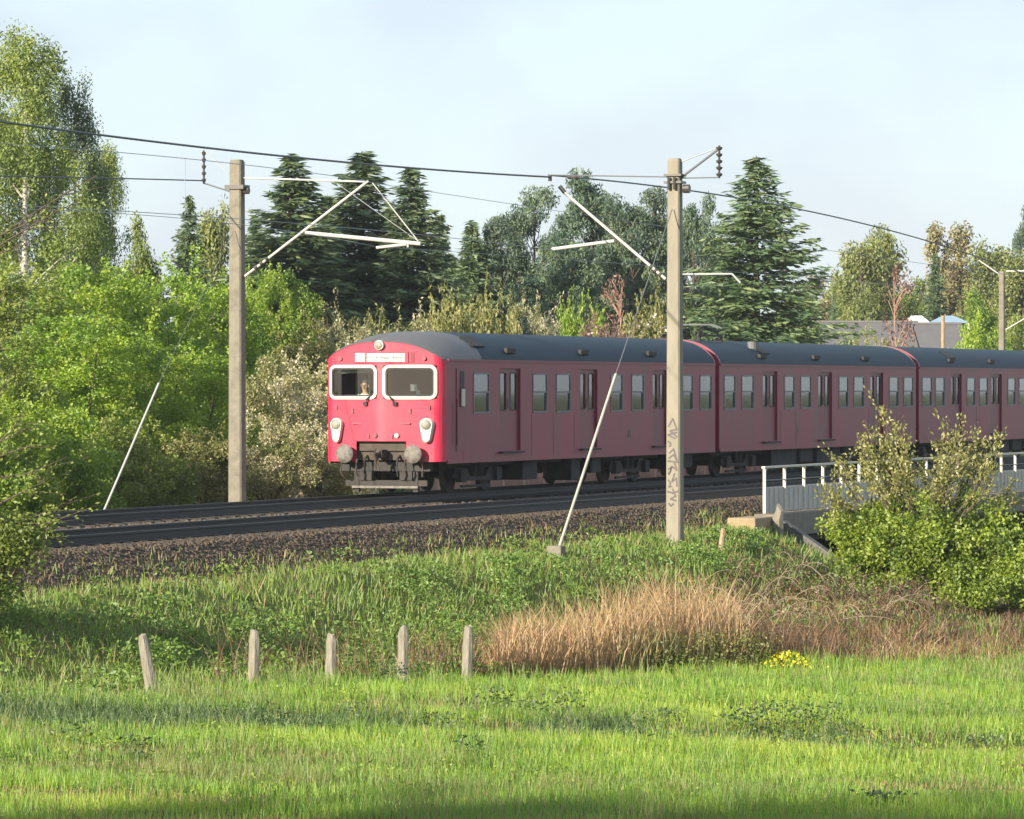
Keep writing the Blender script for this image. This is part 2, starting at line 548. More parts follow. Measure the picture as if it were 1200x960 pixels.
gx = axis(-14, 22, 0.35, -2500, 2500)
gy = axis(44, 150, 0.4, -300, 6000)
GX, GY = np.meshgrid(gx, gy)
GZ = height(GX, GY)
nx, ny = len(gx), len(gy)
idx = np.arange(nx * ny).reshape(ny, nx)
q = np.stack([idx[:-1, :-1], idx[:-1, 1:], idx[1:, 1:], idx[1:, :-1]], -1).reshape(-1, 4)
g = mesh_np('ground', np.stack([GX, GY, GZ], -1).reshape(-1, 3), q, M['ground'], smooth=True)
tag(g, 'green meadow and grassy railway bank', 'ground', kind='structure')

# ------------------------------------------------------------------ ballast and tracks
T0, T1 = -75.0, 130.0
OF, ON = -1.52, 3.75                        # centre lines of the far and the near track
b = MB()
prof = [(-6.6, -1.0), (-5.6, -0.62), (-4.6, -0.25), (-3.4, -0.21), (5.15, -0.21), (5.35, -0.24), (6.25, -0.78), (7.2, -1.1)]
ts = np.linspace(T0, T1, 42)
b.loft([[TO(t, o, z) for o, z in prof] for t in ts], closed=False)
bal = b.build('ballast_bed', M['stone'])
bal['kind'] = 'structure'
bal['label'] = 'brown stone ballast bed under both tracks'

# loose stones on the ballast, real chips
def chips(n, tlo, thi, olo, ohi, zf, size, name):
    t = rng.uniform(tlo, thi, n)
    o = rng.uniform(olo, ohi, n)
    z = np.interp(o, [p[0] for p in prof], [p[1] for p in prof]) + zf
    c = np.stack([A0.x + U.x * t + V.x * o, A0.y + U.y * t + V.y * o, z], -1)
    s = rng.uniform(size * 0.5, size * 1.2, n)
    corner = np.array([(x, y, zz) for x in (-1, 1) for y in (-1, 1) for zz in (-1, 1)], float)
    off = corner[None] * rng.uniform(0.35, 0.8, (n, 8, 3)) * s[:, None, None]
    a = rng.uniform(0, 6.28, n)
    ca, sa = np.cos(a), np.sin(a)
    x = off[..., 0] * ca[:, None] - off[..., 1] * sa[:, None]
    y = off[..., 0] * sa[:, None] + off[..., 1] * ca[:, None]
    vv = c[:, None] + np.stack([x, y, off[..., 2]], -1)
    fq = np.array([(0, 1, 3, 2), (4, 6, 7, 5), (0, 4, 5, 1), (2, 3, 7, 6), (1, 5, 7, 3)])
    qq = (fq[None] + (np.arange(n) * 8)[:, None, None]).reshape(-1, 4)
    return mesh_np(name, vv.reshape(-1, 3), qq, M['stone'], bal)


st = chips(27000, -50, 16, 4.75, 6.5, 0.012, 0.038, 'ballast_stones')
st['kind'] = 'stuff'
st = chips(8000, -50, 40, 0.1, 2.7, 0.015, 0.05, 'ballast_stones')
st['kind'] = 'stuff'

rail_prof = [(-0.07, -0.17), (0.07, -0.17), (0.07, -0.155), (0.012, -0.13), (0.012, -0.045), (0.036, -0.035), (0.036, 0.0), (-0.036, 0.0), (-0.036, -0.035), (-0.012, -0.045), (-0.012, -0.13), (-0.07, -0.155)]


def track(oc, label, tag_sleepers):
    root = empty('railway_track', TO(T0, oc, 0), ROTZ)
    tag(root, label, 'railway track', 'the two railway tracks')
    for s in (-1, 1):
        m = MB()
        m.loft([[(x, s * 0.753 + y, z) for y, z in rail_prof] for x in np.linspace(0, T1 - T0, 30)], closed=True, cap=True)
        rl = m.build('rail', M['rail'], root)
        h = MB()
        h.box(0, T1 - T0, s * 0.753 - 0.030, s * 0.753 + 0.030, 0.0015, 0.004)
        h.build('running_surface', M['railhead'], rl)
    m = MB()
    m.box(-0.12, 0.12, -1.25, 1.25, -0.33, -0.172)
    s0 = m.build('sleeper', M['sleeper'], root)
    first = True
    n = 0
    x = 22.0
    while x < 22 + 0.65 * 190:
        if first:
            s0.location = (x, 0, 0)
            first = False
        else:
            place_copy(s0, root, (x, random.uniform(-.03, .03), random.uniform(-.008, 0)))
        x += 0.65
    return root


track(OF, 'railway track carrying the red train', 0)
track(ON, 'empty railway track beside the grassy bank', 0)

# concrete cable trough behind the far track
tr = empty('cable_trough', TO(-46, -3.75, -0.30), ROTZ)
tag(tr, 'low pale concrete cable trough behind the track with the train', 'cable trough')
m = MB()
m.box(0, 0.98, -0.15, 0.15, 0, 0.17)
lid = m.build('trough_lid', M['parapet'], tr, bevel=0.012)
for k in range(1, 85):
    place_copy(lid, tr, (k * 1.0, random.uniform(-.012, .012), random.uniform(-.01, .01)))


# ------------------------------------------------------------------ train
def t_iv(a, b_):
    return t_side(a), t_side(b_)


HW = 1.52
NOSE = 0.48
ZB, ZE = 0.81, 3.25


def fx(y):
    """nose of the driving car: shallow V with rounded corners"""
    a = abs(y)
    r_ = math.sqrt(a * a + 0.02)
    x = -0.25 * (1 - min(r_, HW) / HW)
    if a > 1.30:
        x += 0.28 * (1 - math.sqrt(max(0, 1 - ((a - 1.30) / (HW - 1.30)) ** 2)))
    return x - NOSE


def ftop(y):
    return 3.69 - 0.44 * (abs(y) / HW) ** 2.5


def rtop(y):
    return 3.25 + 0.71 * max(0.0, 1 - abs(y / HW) ** 2.5) ** 0.62


def wall_holes(mb, x0, x1, z0, z1, y, holes, thick):
    xs = sorted(set([x0, x1] + [h[0] for h in holes] + [h[1] for h in holes]))
    zs = sorted(set([z0, z1] + [h[2] for h in holes] + [h[3] for h in holes]))
    def inside(a, c):
        return any(h[0] < a < h[1] and h[2] < c < h[3] for h in holes)
    for i in range(len(xs) - 1):
        for j in range(len(zs) - 1):
            if inside((xs[i] + xs[i + 1]) / 2, (zs[j] + zs[j + 1]) / 2): continue
            for yy, fl in ((y, 1), (y - math.copysign(thick, y), -1)):
                vs = [(xs[i], yy, zs[j]), (xs[i + 1], yy, zs[j]), (xs[i + 1], yy, zs[j + 1]), (xs[i], yy, zs[j + 1])]
                f = (0, 1, 2, 3) if fl * y < 0 else (3, 2, 1, 0)
                mb.add(vs, [f])
    for h in holes:
        a, c, z_0, z_1 = h
        yi = y - math.copysign(thick, y)
        ring = [(a, z_0), (c, z_0), (c, z_1), (a, z_1)]
        for k in range(4):
            p, q_ = ring[k], ring[(k + 1) % 4]
            mb.add([(p[0], y, p[1]), (q_[0], y, q_[1]), (q_[0], yi, q_[1]), (p[0], yi, p[1])], [(0, 1, 2, 3)])


def rrect(x0, x1, z0, z1, r, n=5):
    pts = []
    for cx, cz, a0 in ((x1 - r, z0 + r, -90), (x1 - r, z1 - r, 0), (x0 + r, z1 - r, 90), (x0 + r, z0 + r, 180)):
        for k in range(n + 1):
            a = R(a0 + 90 * k / n)
            pts.append((cx + r * math.cos(a), cz + r * math.sin(a)))
    return pts


def make_window(car, x0, x1, z0, z1, side):
    """two-sash window set in the wall; side = -1 viewer's side, +1 far side"""
    y = side * HW
    fr = MB()
    e = 0.045
    yo, yi = y + side * 0.012, y - side * 0.05
    o_ = rrect(x0, x1, z0, z1, 0.07)
    i_ = rrect(x0 + e, x1 - e, z0 + e, z1 - e, 0.04)
    fr.loft([[(p[0], yi, p[1]) for p in o_], [(p[0], yo, p[1]) for p in o_], [(p[0], yo, p[1]) for p in i_], [(p[0], yi, p[1]) for p in i_]])
    zmid = z0 + (z1 - z0) * 0.52
    fr.box(x0 + e, x1 - e, min(yo, yi) + .006, max(yo, yi) - .006, zmid - 0.022, zmid + 0.022)
    wn = fr.build('window', M['alu'], car)
    for (a, c, dy) in ((z0 + e, zmid - 0.022, 0.03), (zmid + 0.022, z1 - e, 0.012)):
        p = MB()
        yy = y - side * dy
        p.box(x0 + e - .005, x1 - e + .005, yy - .004, yy + .004, a - .005, c + .005)
        p.build('pane', M['glass'], wn)
    return wn


def make_door(car, x0, x1, z0, z1, side):
    y = side * (HW - 0.06)
    xm = (x0 + x1) / 2
    d = MB()
    holes = []
    for a, c in ((x0, xm - .012), (xm + .012, x1)):
        w_ = c - a
        holes.append((a + w_ * .22, c - w_ * .22, z0 + 1.02, z1 - 0.13))
        h = [holes[-1]]
        wall_holes(d, a, c, z0, z1, y, h, 0.04)
    d.box(xm - .012, xm + .012, min(y, y - side * .05), max(y, y - side * .05), z0, z1)
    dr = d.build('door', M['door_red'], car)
    for h in holes:
        p = MB()
        yy = y - side * 0.02
        p.box(h[0] - .004, h[1] + .004, yy - .004, yy + .004, h[2] - .004, h[3] + .004)
        p.build('pane', M['glass'], dr)
        fr = MB()
        o_ = rrect(h[0] - .03, h[1] + .03, h[2] - .03, h[3] + .03, .05)
        i_ = rrect(h[0], h[1], h[2], h[3], .03)
        ya, yb = y - side * .002, y + side * .012
        fr.loft([[(q_[0], ya, q_[1]) for q_ in o_], [(q_[0], yb, q_[1]) for q_ in o_], [(q_[0], yb, q_[1]) for q_ in i_], [(q_[0], ya, q_[1]) for q_ in i_]])
        fr.build('pane_frame', M['rubber'], dr)
    s = MB()
    s.box(x0 - .06, x1 + .06, min(side * (HW - .1), side * (HW + .10)), max(side * (HW - .1), side * (HW + .10)), z0 - .06, z0 - .015)
    s.build('step', M['black'], dr)
    hd = MB()
    for dx in (-.05, .05):
        hd.tube([(xm + dx, y + side * .03, z0 + 1.05), (xm + dx, y + side * .03, z0 + 1.3)], .012, 6)
    hd.build('handle', M['alu'], dr)
    return dr


def make_wheel_mesh():
    m = MB()
    n = 24
    prof_ = [(0.06, -.05), (0.13, -.07), (0.16, -.03), (0.36, -.02), (0.40, -.06), (0.445, -.065), (0.47, -.055), (0.43, .06), (0.37, .065), (0.33, .02), (0.13, .03), (0.06, .05)]
    m.loft([[(r_ * math.cos(2 * math.pi * k / n), yy, r_ * math.sin(2 * math.pi * k / n)) for k in range(n)] for r_, yy in prof_], closed=True, cap=True)
    return m


_wheel = make_wheel_mesh().build('wheel', M['grime'], smooth=True)
_wheel_me = _wheel.data
bpy.data.objects.remove(_wheel)


def make_bogie(car, xc, first=[True]):
    bo = MB()
    for s in (-1, 1):
        y0 = s * 1.02
        prof_ = [(-1.75, .42), (-1.55, .62), (-.75, .62), (-.55, .40), (.55, .40), (.75, .62), (1.55, .62), (1.75, .42), (1.5, .36), (1.0, .30), (-1.0, .30), (-1.5, .36)]
        ya, yb = y0 - .07, y0 + .07
        bo.loft([[(xc + a, ya, c) for a, c in prof_], [(xc + a, yb, c) for a, c in prof_]], closed=True, cap=True)
        for dx in (-1.25, 1.25):
            bo.box(xc + dx - .17, xc + dx + .17, min(y0 + s * .02, y0 + s * .17), max(y0 + s * .02, y0 + s * .17), .28, .60)
        for dx in (-.2, .2):
            bo.tube([(xc + dx, y0 + s * .02, .40), (xc + dx, y0 + s * .02, .78)], .10, 8)
        bo.box(xc - 1.0, xc + 1.0, y0 - .03, y0 + .03, .14, .20)
    bo.box(xc - .3, xc + .3, -1.0, 1.0, .38, .75)
    ob = bo.build('bogie', M['black'], car)
    for dx in (-1.25, 1.25):
        for s in (-1, 1):
            wv = link(bpy.data.objects.new('wheel', _wheel_me))
            wv.parent = ob
            wv.location = (xc + dx, s * .76, .455)
            wv.scale = (1, s, 1)
        ax = MB()
        ax.tube([(xc + dx, -.72, .455), (xc + dx, .72, .455)], .08, 8)
        ax.build('axle', M['black'], ob)
    return ob


def roof_loft(rings, n=26):
    """rings: list of functions y -> (x, z)"""
    ys = [HW * math.sin(math.pi / 2 * (2 * k / n - 1)) for k in range(n + 1)]
    return [[(f(y)[0], y, f(y)[1]) for y in ys] for f in rings]


def make_car(t0, L, wins, doors, label, cab=False):
    root = empty('train_car', TO(t0, OF, 0), ROTZ)
    tag(root, label, 'train', 'the coupled train cars')
    x0 = 0.28 - NOSE if cab else 0.0
    holes = [(a, c, 1.95, 2.95) for a, c in wins] + [(a, c, 1.02, 3.06) for a, c in doors]
    for side in (-1, 1):
        h = list(holes)
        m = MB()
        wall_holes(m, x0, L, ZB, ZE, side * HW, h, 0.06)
        m.build('side_wall', M['shaded_red'], root)
        tb = MB()
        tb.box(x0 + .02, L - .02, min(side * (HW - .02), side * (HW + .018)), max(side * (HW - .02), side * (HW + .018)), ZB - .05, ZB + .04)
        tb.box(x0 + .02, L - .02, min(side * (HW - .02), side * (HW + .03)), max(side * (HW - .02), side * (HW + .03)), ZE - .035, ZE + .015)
        tb.build('side_moulding', M['shaded_red'], root)
        for a, c in wins: make_window(root, a, c, 1.95, 2.95, side)
        for a, c in doors: make_door(root, a, c, 1.02, 3.06, side)
    m = MB()
    m.box(x0 + .05, L - .05, -HW + .08, HW - .08, .86, 1.0)
    m.build('floor', M['black'], root)
    m = MB()
    m.box(x0 + (1.9 if cab else .08), L - .08, -HW + .1, HW - .1, 3.10, 3.16)
    m.build('ceiling', M['interior'], root)
    # roof
    m = MB()
    if cab:
        def ring(fa, xx):
            def f(y):
                k = fa
                return (fx(y) * (1 - k) + xx * k if xx > .3 or k > .5 else fx(y) + xx, ftop(y) * (1 - fa) + rtop(y) * fa)
            return f
        rings = [lambda y: (fx(y) - .02, ftop(y) - .01), lambda y: (fx(y) + .10, ftop(y) + .02 + .09 * (rtop(y) - ftop(y)))]
        for xx, fa in ((.42, .38), (.75, .62), (1.2, .85), (1.7, .97), (2.2 + NOSE, 1.0)):
            rings.append((lambda xx, fa: (lambda y: ((fx(y) + NOSE) * max(0, 1 - xx / 1.2) + xx - NOSE, ftop(y) * (1 - fa) + rtop(y) * fa)))(xx, fa))
        m.loft(roof_loft(rings), closed=False)
        m.build('nose_roof', M['roof_end'], root, smooth=True)
        xr = 2.2
    else:
        xr = 0.0
    m = MB()
    m.loft(roof_loft([(lambda xx: (lambda y: (xx, rtop(y))))(xx) for xx in np.linspace(xr, L, 9)]), closed=False)
    m.build('roof', M['roof'], root, smooth=True)
    # end walls and end arches
    for xe in ([L] if cab else [0.0, L]):
        m = MB()
        ys = [HW * math.sin(math.pi / 2 * (2 * k / 20 - 1)) for k in range(21)]
        loop = [(y, rtop(y)) for y in ys]
        d = .03 if xe > 0 else -.03
        pts = [(-HW, ZB)] + loop + [(HW, ZB)]
        m.loft([[(xe, y, z) for y, z in pts], [(xe + d, y, z) for y, z in pts]], closed=True, cap=True)
        m.build('end_wall', M['shaded_red'], root)
        m = MB()
        o1 = [(y * 1.006, rtop(y) + .012) for y in ys]
        o2 = [(y, rtop(y) - .05) for y in ys]
        xa, xb = sorted((xe + d * .4, xe - d * 3.2))
        m.loft([[(xa, *p) for p in o2], [(xa, *p) for p in o1], [(xb, *p) for p in o1], [(xb, *p) for p in o2]], closed=False)
        m.build('roof_end_rim', M['door_red'] if (cab or xe == 0) else M['buffer'], root)
    seam0 = None
    for xs_ in np.arange(x0 + 1.15, L - .5, 1.62):
        if any(a - .05 < xs_ < c + .05 for a, c in list(wins) + list(doors)): continue
        for side in (-1, 1):
            if seam0 is None:
                m = MB()
                m.box(-.008, .008, -.003, .003, ZB + .05, 1.93)
                seam0 = m.build('panel_seam', M['door_red'], root)
                seam0.location = (xs_, side * (HW + .002), 0)
            else:
                place_copy(seam0, root, (xs_, side * (HW + .002), 0))
    # gangway bellows between cars
    if not cab:
        m = MB()
        for k in range(5):
            m.box(-.46 + k * .085, -.40 + k * .085, -.62, .62, 1.0, 3.15)
        m.build('gangway_bellows', M['rubber'], root)
    # roof vents
    for k, xx in enumerate([2.0 if cab else 4.6] + [4.4 + i * 5.6 for i in range(3)]):
        for s in (-1, 1):
            m = MB()
            yv = s * 1.22
            zv = rtop(yv)
            if k == 0:
                m.add([(xx, s * 1.0, rtop(1.0) + .02), (xx + .9, s * 1.0, rtop(1.0) + .02), (xx + .9, s * 1.36, rtop(1.36) + .03), (xx, s * 1.36, rtop(1.36) + .03),
                       (xx + .05, s * .98, rtop(1.0) + .06), (xx + .85, s * .98, rtop(1.0) + .06), (xx + .85, s * 1.37, rtop(1.36) + .06), (xx + .05, s * 1.37, rtop(1.36) + .06)],
                      [(3, 2, 1, 0), (4, 5, 6, 7), (0, 1, 5, 4), (1, 2, 6, 5), (2, 3, 7, 6), (3, 0, 4, 7)])
            else:
                m.box(xx - .32, xx + .32, min(s * 1.40, s * 1.50), max(s * 1.40, s * 1.50), rtop(1.40) - .06, rtop(1.40) + .07)
            m.build('roof_vent', M['black'], root, bevel=.015)
    # interior: bench seats and a few partitions seen through the glass
    sx = []
    for a, c in wins:
        sx.append((a + c) / 2)
    seat0 = None
    for xx in sx:
        for s in (-1, 1):
            if seat0 is None:
                m = MB()
                m.box(-.24, .24, .45, 1.36, 1.30, 1.45)
                m.box(-.06, .06, .45, 1.36, 1.45, 2.02)
                seat0 = m.build('bench_seat', M['seat'], root, bevel=.03)
                seat0.location = (xx, 0, 0)
            else:
                place_copy(seat0, root, (xx, 0, 0), scale=(1, s, 1))
    m = MB()
    wall = 2.0 if cab else 1.2
    m.box(wall, wall + .05, -HW + .09, HW - .09, 1.0, 3.12)
    m.build('partition', M['cabwall'] if cab else M['interior'], root)
    # underframe
    bx = [(3.1), (L - 6.3 if cab else L - 3.4)] if cab else [3.2, L - 3.2]
    for xb in bx: make_bogie(root, xb)
    m = MB()
    for s in (-1, 1):
        m.box(.6, L - .1, s * .95 - .06, s * .95 + .06, .66, .86)
    m.box(.6, L - .1, -.12, .12, .62, .86)
    m.build('underframe', M['black'], root)
    eq = [(5.9, 7.0, .26, .72), (9.6, 10.3, .18, .78), (11.2, 12.0, .34, .8), (17.6, 19.9, .34, .8)] if cab else [(6.0, 8.6, .26, .8), (9.0, 10.4, .32, .8), (10.8, 13.4, .24, .8), (13.9, 15.3, .34, .8)]
    for a, c, za, zb in eq:
        for s in (-1, 1):
            m = MB()
            m.box(a, c, min(s * .55, s * 1.25), max(s * .55, s * 1.25), za, zb)
            m.build('equipment_box', M['black'], root, bevel=.03)
    if not cab or True:
        m = MB()
        m.box(L - .05, L + .32, -.14, .14, .55, .9)
        m.build('drawbar', M['black'], root)
    return root


# measured window and door positions of the viewer's side, in metres from each car's end
C1 = 0.0
J1, J2 = t_side(840.5), t_side(1075)
W1 = [(554.6, 573.3), (624.2, 641.2), (651.7, 668.7), (715.5, 729.6), (740, 754.6), (799, 812), (820, 834)]
D1 = [(585.7, 610), (680, 700), (765, 782)]
W2 = [(848.5, 861.8), (869, 883.3), (919, 931), (938, 950.5), (983, 994), (1000.5, 1012.5), (1042, 1053), (1059, 1070)]
D2 = [(894, 911), (959, 975), (1020, 1035)]
W3 = [(1080.5, 1092), (1096, 1107), (1133, 1143), (1147.5, 1157.5), (1181, 1190), (1194, 1203)]
D3 = [(1115, 1127), (1162, 1174), (1208, 1220)]
conv = lambda lst, t0: [tuple(x - t0 for x in t_iv(*p)) for p in lst]
L1 = J1 - .22
car1 = make_car(0.0, L1, conv(W1, 0), conv(D1, 0), 'leading red train car with a sunlit driving cab and two white-framed front windows', cab=True)
car2 = make_car(J1 + .22, J2 - J1 - .44, conv(W2, J1 + .22), conv(D2, J1 + .22), 'dull red middle train car with a folded pantograph, coupled behind the cab car')
w3 = conv(W3, J2 + .22)
car3 = make_car(J2 + .22, 21.0, w3, conv(D3, J2 + .22), 'dull red last visible train car behind the leafy bush and bridge railing')


# --- nose of the leading car
def face_strip(mb, y0, y1, z0, z1, n, top=None, dx=0.0, flip=False):
    ys = np.linspace(y0, y1, n + 1)
    for i in range(n):
        a, c = ys[i], ys[i + 1]
        za = (ftop(a) if z1 is None else z1)
        zc = (ftop(c) if z1 is None else z1)
        mb.add([(fx(a) + dx, a, z0), (fx(c) + dx, c, z0), (fx(c) + dx, c, zc), (fx(a) + dx, a, za)], [(3, 2, 1, 0)])


WZ0, WZ1 = 2.315, 3.115
m = MB()
ye = [-HW, -1.375, -.085, .085, 1.375, HW]
face_strip(m, -HW, HW, WZ1, None, 60)
for k in (0, 2, 4): face_strip(m, ye[k], ye[k + 1], WZ0, WZ1, 10 if k != 2 else 6)
face_strip(m, -HW, HW, 1.30, WZ0, 60)
for s in (-1, 1):
    a, c = sorted((s * .64, s * HW))
    face_strip(m, a, c, ZB, 1.30, 20)
m.build('cab_front', M['red'], car1, smooth=True)
# window reveals, frames and panes
for s in (-1, 1):
    ya, yb = sorted((s * .07, s * 1.39))
    fr = MB()
    e = .075
    o_ = rrect(ya, yb, 2.30, 3.13, .17)
    i_ = rrect(ya + e, yb - e, 2.30 + e, 3.13 - e, .10)
    P = lambda p, d: (fx(p[0]) + d, p[0], p[1])
    fr.loft([[P(p, .03) for p in o_], [P(p, -.035) for p in o_], [P(p, -.035) for p in i_], [P(p, .05) for p in i_]])
    wn = fr.build('cab_window', M['cream'], car1)
    gk = MB()
    i2 = rrect(ya + e + .035, yb - e - .035, 2.30 + e + .035, 3.13 - e - .035, .08)
    gk.loft([[P(p, -.005) for p in i_], [P(p, -.012) for p in i_], [P(p, -.012) for p in i2], [P(p, .03) for p in i2]])
    gk.build('rubber_seal', M['rubber'], wn)
    pn = MB()
    ys = np.linspace(ya + e, yb - e, 8)
    for i in range(7):
        pn.add([(fx(ys[i]) + .012, ys[i], 2.30 + e), (fx(ys[i + 1]) + .012, ys[i + 1], 2.30 + e), (fx(ys[i + 1]) + .012, ys[i + 1], 3.13 - e), (fx(ys[i]) + .012, ys[i], 3.13 - e)], [(3, 2, 1, 0)])
    pn.build('pane', M['cabglass'], wn)
    # wiper
    wp = MB()
    yc = s * .38
    x_ = fx(yc) - .06
    wp.tube([(x_ + .03, yc + .0, 2.20), (x_, yc + .0, 2.20), (x_ - .01, yc - .12 * s, 2.36)], .016, 6)
    wp.tube([(x_ - .01, yc - .02 * s, 2.30), (x_ - .01, yc - .22 * s, 2.44)], .012, 6)
    wp.box(x_ - .01, x_ + .05, yc - .05, yc + .05, 2.15, 2.24)
    wp.build('windscreen_wiper', M['black'], car1)
    # headlight housing: tapered cream shield with lamp on top
    hy = s * 1.16
    hl = MB()
    pts = []
    for k in range(13):
        a = R(180 * k / 12)
        pts.append((.165 * math.cos(a), 1.70 + .155 * math.sin(a)))
    for k in range(7):
        a = R(180 + 180 * k / 6)
        pts.append((.105 * math.cos(a), 1.37 + .11 * math.sin(a)))
    x_ = fx(hy)
    sl_ = (fx(hy + .05) - fx(hy - .05)) / .1
    Q = lambda p, d, g=1.0: (x_ + sl_ * p[0] * g + d, hy + p[0] * g, 1.56 + (p[1] - 1.56) * g)
    hl.loft([[Q(p, .06) for p in pts], [Q(p, -.10) for p in pts], [Q(p, -.13, .9) for p in pts]], closed=True, cap=True)
    ho = hl.build('headlight', M['cream'], car1, smooth=True)
    ln = MB()
    for k, (rr, dd) in enumerate(((.125, -.13), (.125, -.165), (.10, -.175))):
        pass
    circ = lambda rr, dd: [(x_ + dd + sl_ * rr * math.cos(2 * math.pi * k / 16), hy + rr * math.cos(2 * math.pi * k / 16), 1.70 + rr * math.sin(2 * math.pi * k / 16)) for k in range(16)]
    ln.loft([circ(.118, -.12), circ(.118, -.155), circ(.095, -.16)], closed=True)
    ln.build('lamp_rim', M['alu'], ho)
    ln = MB()
    ln.loft([circ(.097, -.155), circ(.07, -.18), circ(.03, -.192)], closed=True, cap=True)
    ln.build('lamp_lens', M['lens'], ho, smooth=True)
    # buffer
    bf = MB()
    by, bz = s * .88, 1.0
    bf.tube([(.35, by, bz), (-.30, by, bz)], [.13, .12], 12)
    bf.tube([(.12, by, bz), (.05, by, bz)], [.21, .21], 12)
    bo_ = bf.build('buffer', M['grime'], car1, smooth=True)
    bd = MB()
    cc = lambda rr, xx: [(xx, by + rr * math.cos(2 * math.pi * k / 24), bz + rr * math.sin(2 * math.pi * k / 24)) for k in range(24)]
    bd.loft([cc(.05, -.26), cc(.215, -.29), cc(.225, -.32), cc(.20, -.345), cc(.10, -.365)], closed=True, cap=True)
    bd.build('buffer_head', M['buffer'], bo_, smooth=True)
    # marker lamp recess, corner handrail bracket
    mk = MB()
    mk.tube([(fx(s * 1.08) + .02, s * 1.08, 3.28), (fx(s * 1.08) - .045, s * 1.08, 3.28)], .055, 12)
    mk.build('marker_lamp', M['door_red'], car1)
    # lamp irons and fittings on the lower front
    for yy, zz, ww, hh in ((.30 * s, 1.42, .025, .05), (.62 * s, 1.72, .13, .018), (.74 * s, 2.02, .022, .06), (1.2 * s, 2.10, .03, .05)):
        it = MB()
        it.box(fx(yy) - .03, fx(yy) + .02, yy - ww, yy + ww, zz - hh, zz + hh)
        it.build('lamp_iron', M['door_red'], car1)
    sm = MB()
    a, c = sorted((s * .85, s * 1.34))
    for i in range(6):
        pass
    face_strip(sm, a, c, 2.085, 2.10, 8, dx=-.004)
    sm.build('panel_seam', M['door_red'], car1)
# round fittings under the middle
for yy, mt in ((.12, 'door_red'), (-.42, 'cream')):
    m = MB()
    m.tube([(fx(yy) + .02, yy, 1.44), (fx(yy) - .05, yy, 1.44)], .055, 10)
    m.build('jumper_socket', M[mt], car1)
# top lamp
m = MB()
x_ = fx(0) - .02
m.tube([(x_ + .35, 0, 3.62), (x_ - .06, 0, 3.60)], .115, 16)
tl = m.build('top_lamp', M['cream'], car1, smooth=True)
m = MB()
m.loft([[(x_ + d, rr * math.cos(2 * math.pi * k / 16), 3.60 + rr * math.sin(2 * math.pi * k / 16)) for k in range(16)] for rr, d in ((.098, -.058), (.07, -.085), (.03, -.096))], closed=True, cap=True)
m.build('lamp_lens', M['lens'], tl, smooth=True)
# destination sign: housing, small line box and long word strip with illegible lettering
m = MB()
for a, c in ((-.70, -.0), (.0, .68)):
    pass
def sign_panel(mb, y0, y1, z0, z1, d0, d1):
    ys = np.linspace(y0, y1, 6)
    lo0 = [(fx(y) - d0, y) for y in ys]
    for i in range(5):
        a, c = ys[i], ys[i + 1]
        A_, C_ = fx(a), fx(c)
        mb.add([(A_ - d1, a, z0), (C_ - d1, c, z0), (C_ - d1, c, z1), (A_ - d1, a, z1), (A_ - d0, a, z0), (C_ - d0, c, z0), (C_ - d0, c, z1), (A_ - d0, a, z1)],
               [(3, 2, 1, 0), (4, 5, 1, 0), (7, 3, 2, 6)] + ([(0, 3, 7, 4)] if i == 0 else []) + ([(1, 5, 6, 2)] if i == 4 else []))
sign_panel(m, -.70, .70, 3.175, 3.435, -.01, .03)
sg = m.build('destination_sign', M['red'], car1)
m = MB()
sign_panel(m, .39, .66, 3.205, 3.41, .028, .036)
m.build('route_box', M['sign'], sg)
m = MB()
sign_panel(m, -.62, .34, 3.205, 3.40, .028, .036)
m.build('word_strip', M['sign'], sg)
m = MB()
rs = np.random.default_rng(8)
yy = .30
while yy > -.58:
    ww = rs.uniform(.018, .03)
    hh = rs.choice([.055, .055, .085])
    m.box(fx(yy) - .040, fx(yy) - .034, yy - ww, yy - ww * .2, 3.265, 3.265 + hh)
    if rs.random() < .6: m.box(fx(yy) - .040, fx(yy) - .034, yy - ww * 2, yy, 3.265 + hh * .45, 3.265 + hh * .62)
    yy -= ww + rs.uniform(.022, .04)
m.build('lettering', M['signtext'], sg)
m = MB()
sign_panel(m, -.84, -.75, 3.18, 3.43, -.01, .012)
m.build('sign_latch', M['door_red'], car1)
# cab floor line and dash, control box, blind
m = MB()
m.box(.05, .55, -1.3, 1.3, 1.9, 2.26)
m.build('cab_desk', M['seat'], car1, bevel=.03)
m = MB()
m.box(.35, .5, -.72, -.56, 2.5, 2.66)
m.box(.35, .5, -.80, -.70, 2.42, 2.52)
m.build('control_box', M['white'], car1)
m = MB()
m.box(.16, .19, .18, 1.25, 2.93, 3.06)
m.build('sun_blind', M['cream'], car1)
for yy, mt in ((1.16, 'interior'), (1.02, 'twig'), (.88, 'cream')):
    m = MB()
    m.box(1.2, 1.25, yy - .05, yy + .05, 1.4, 3.0)
    m.build('cab_partition_post', M[mt], car1)
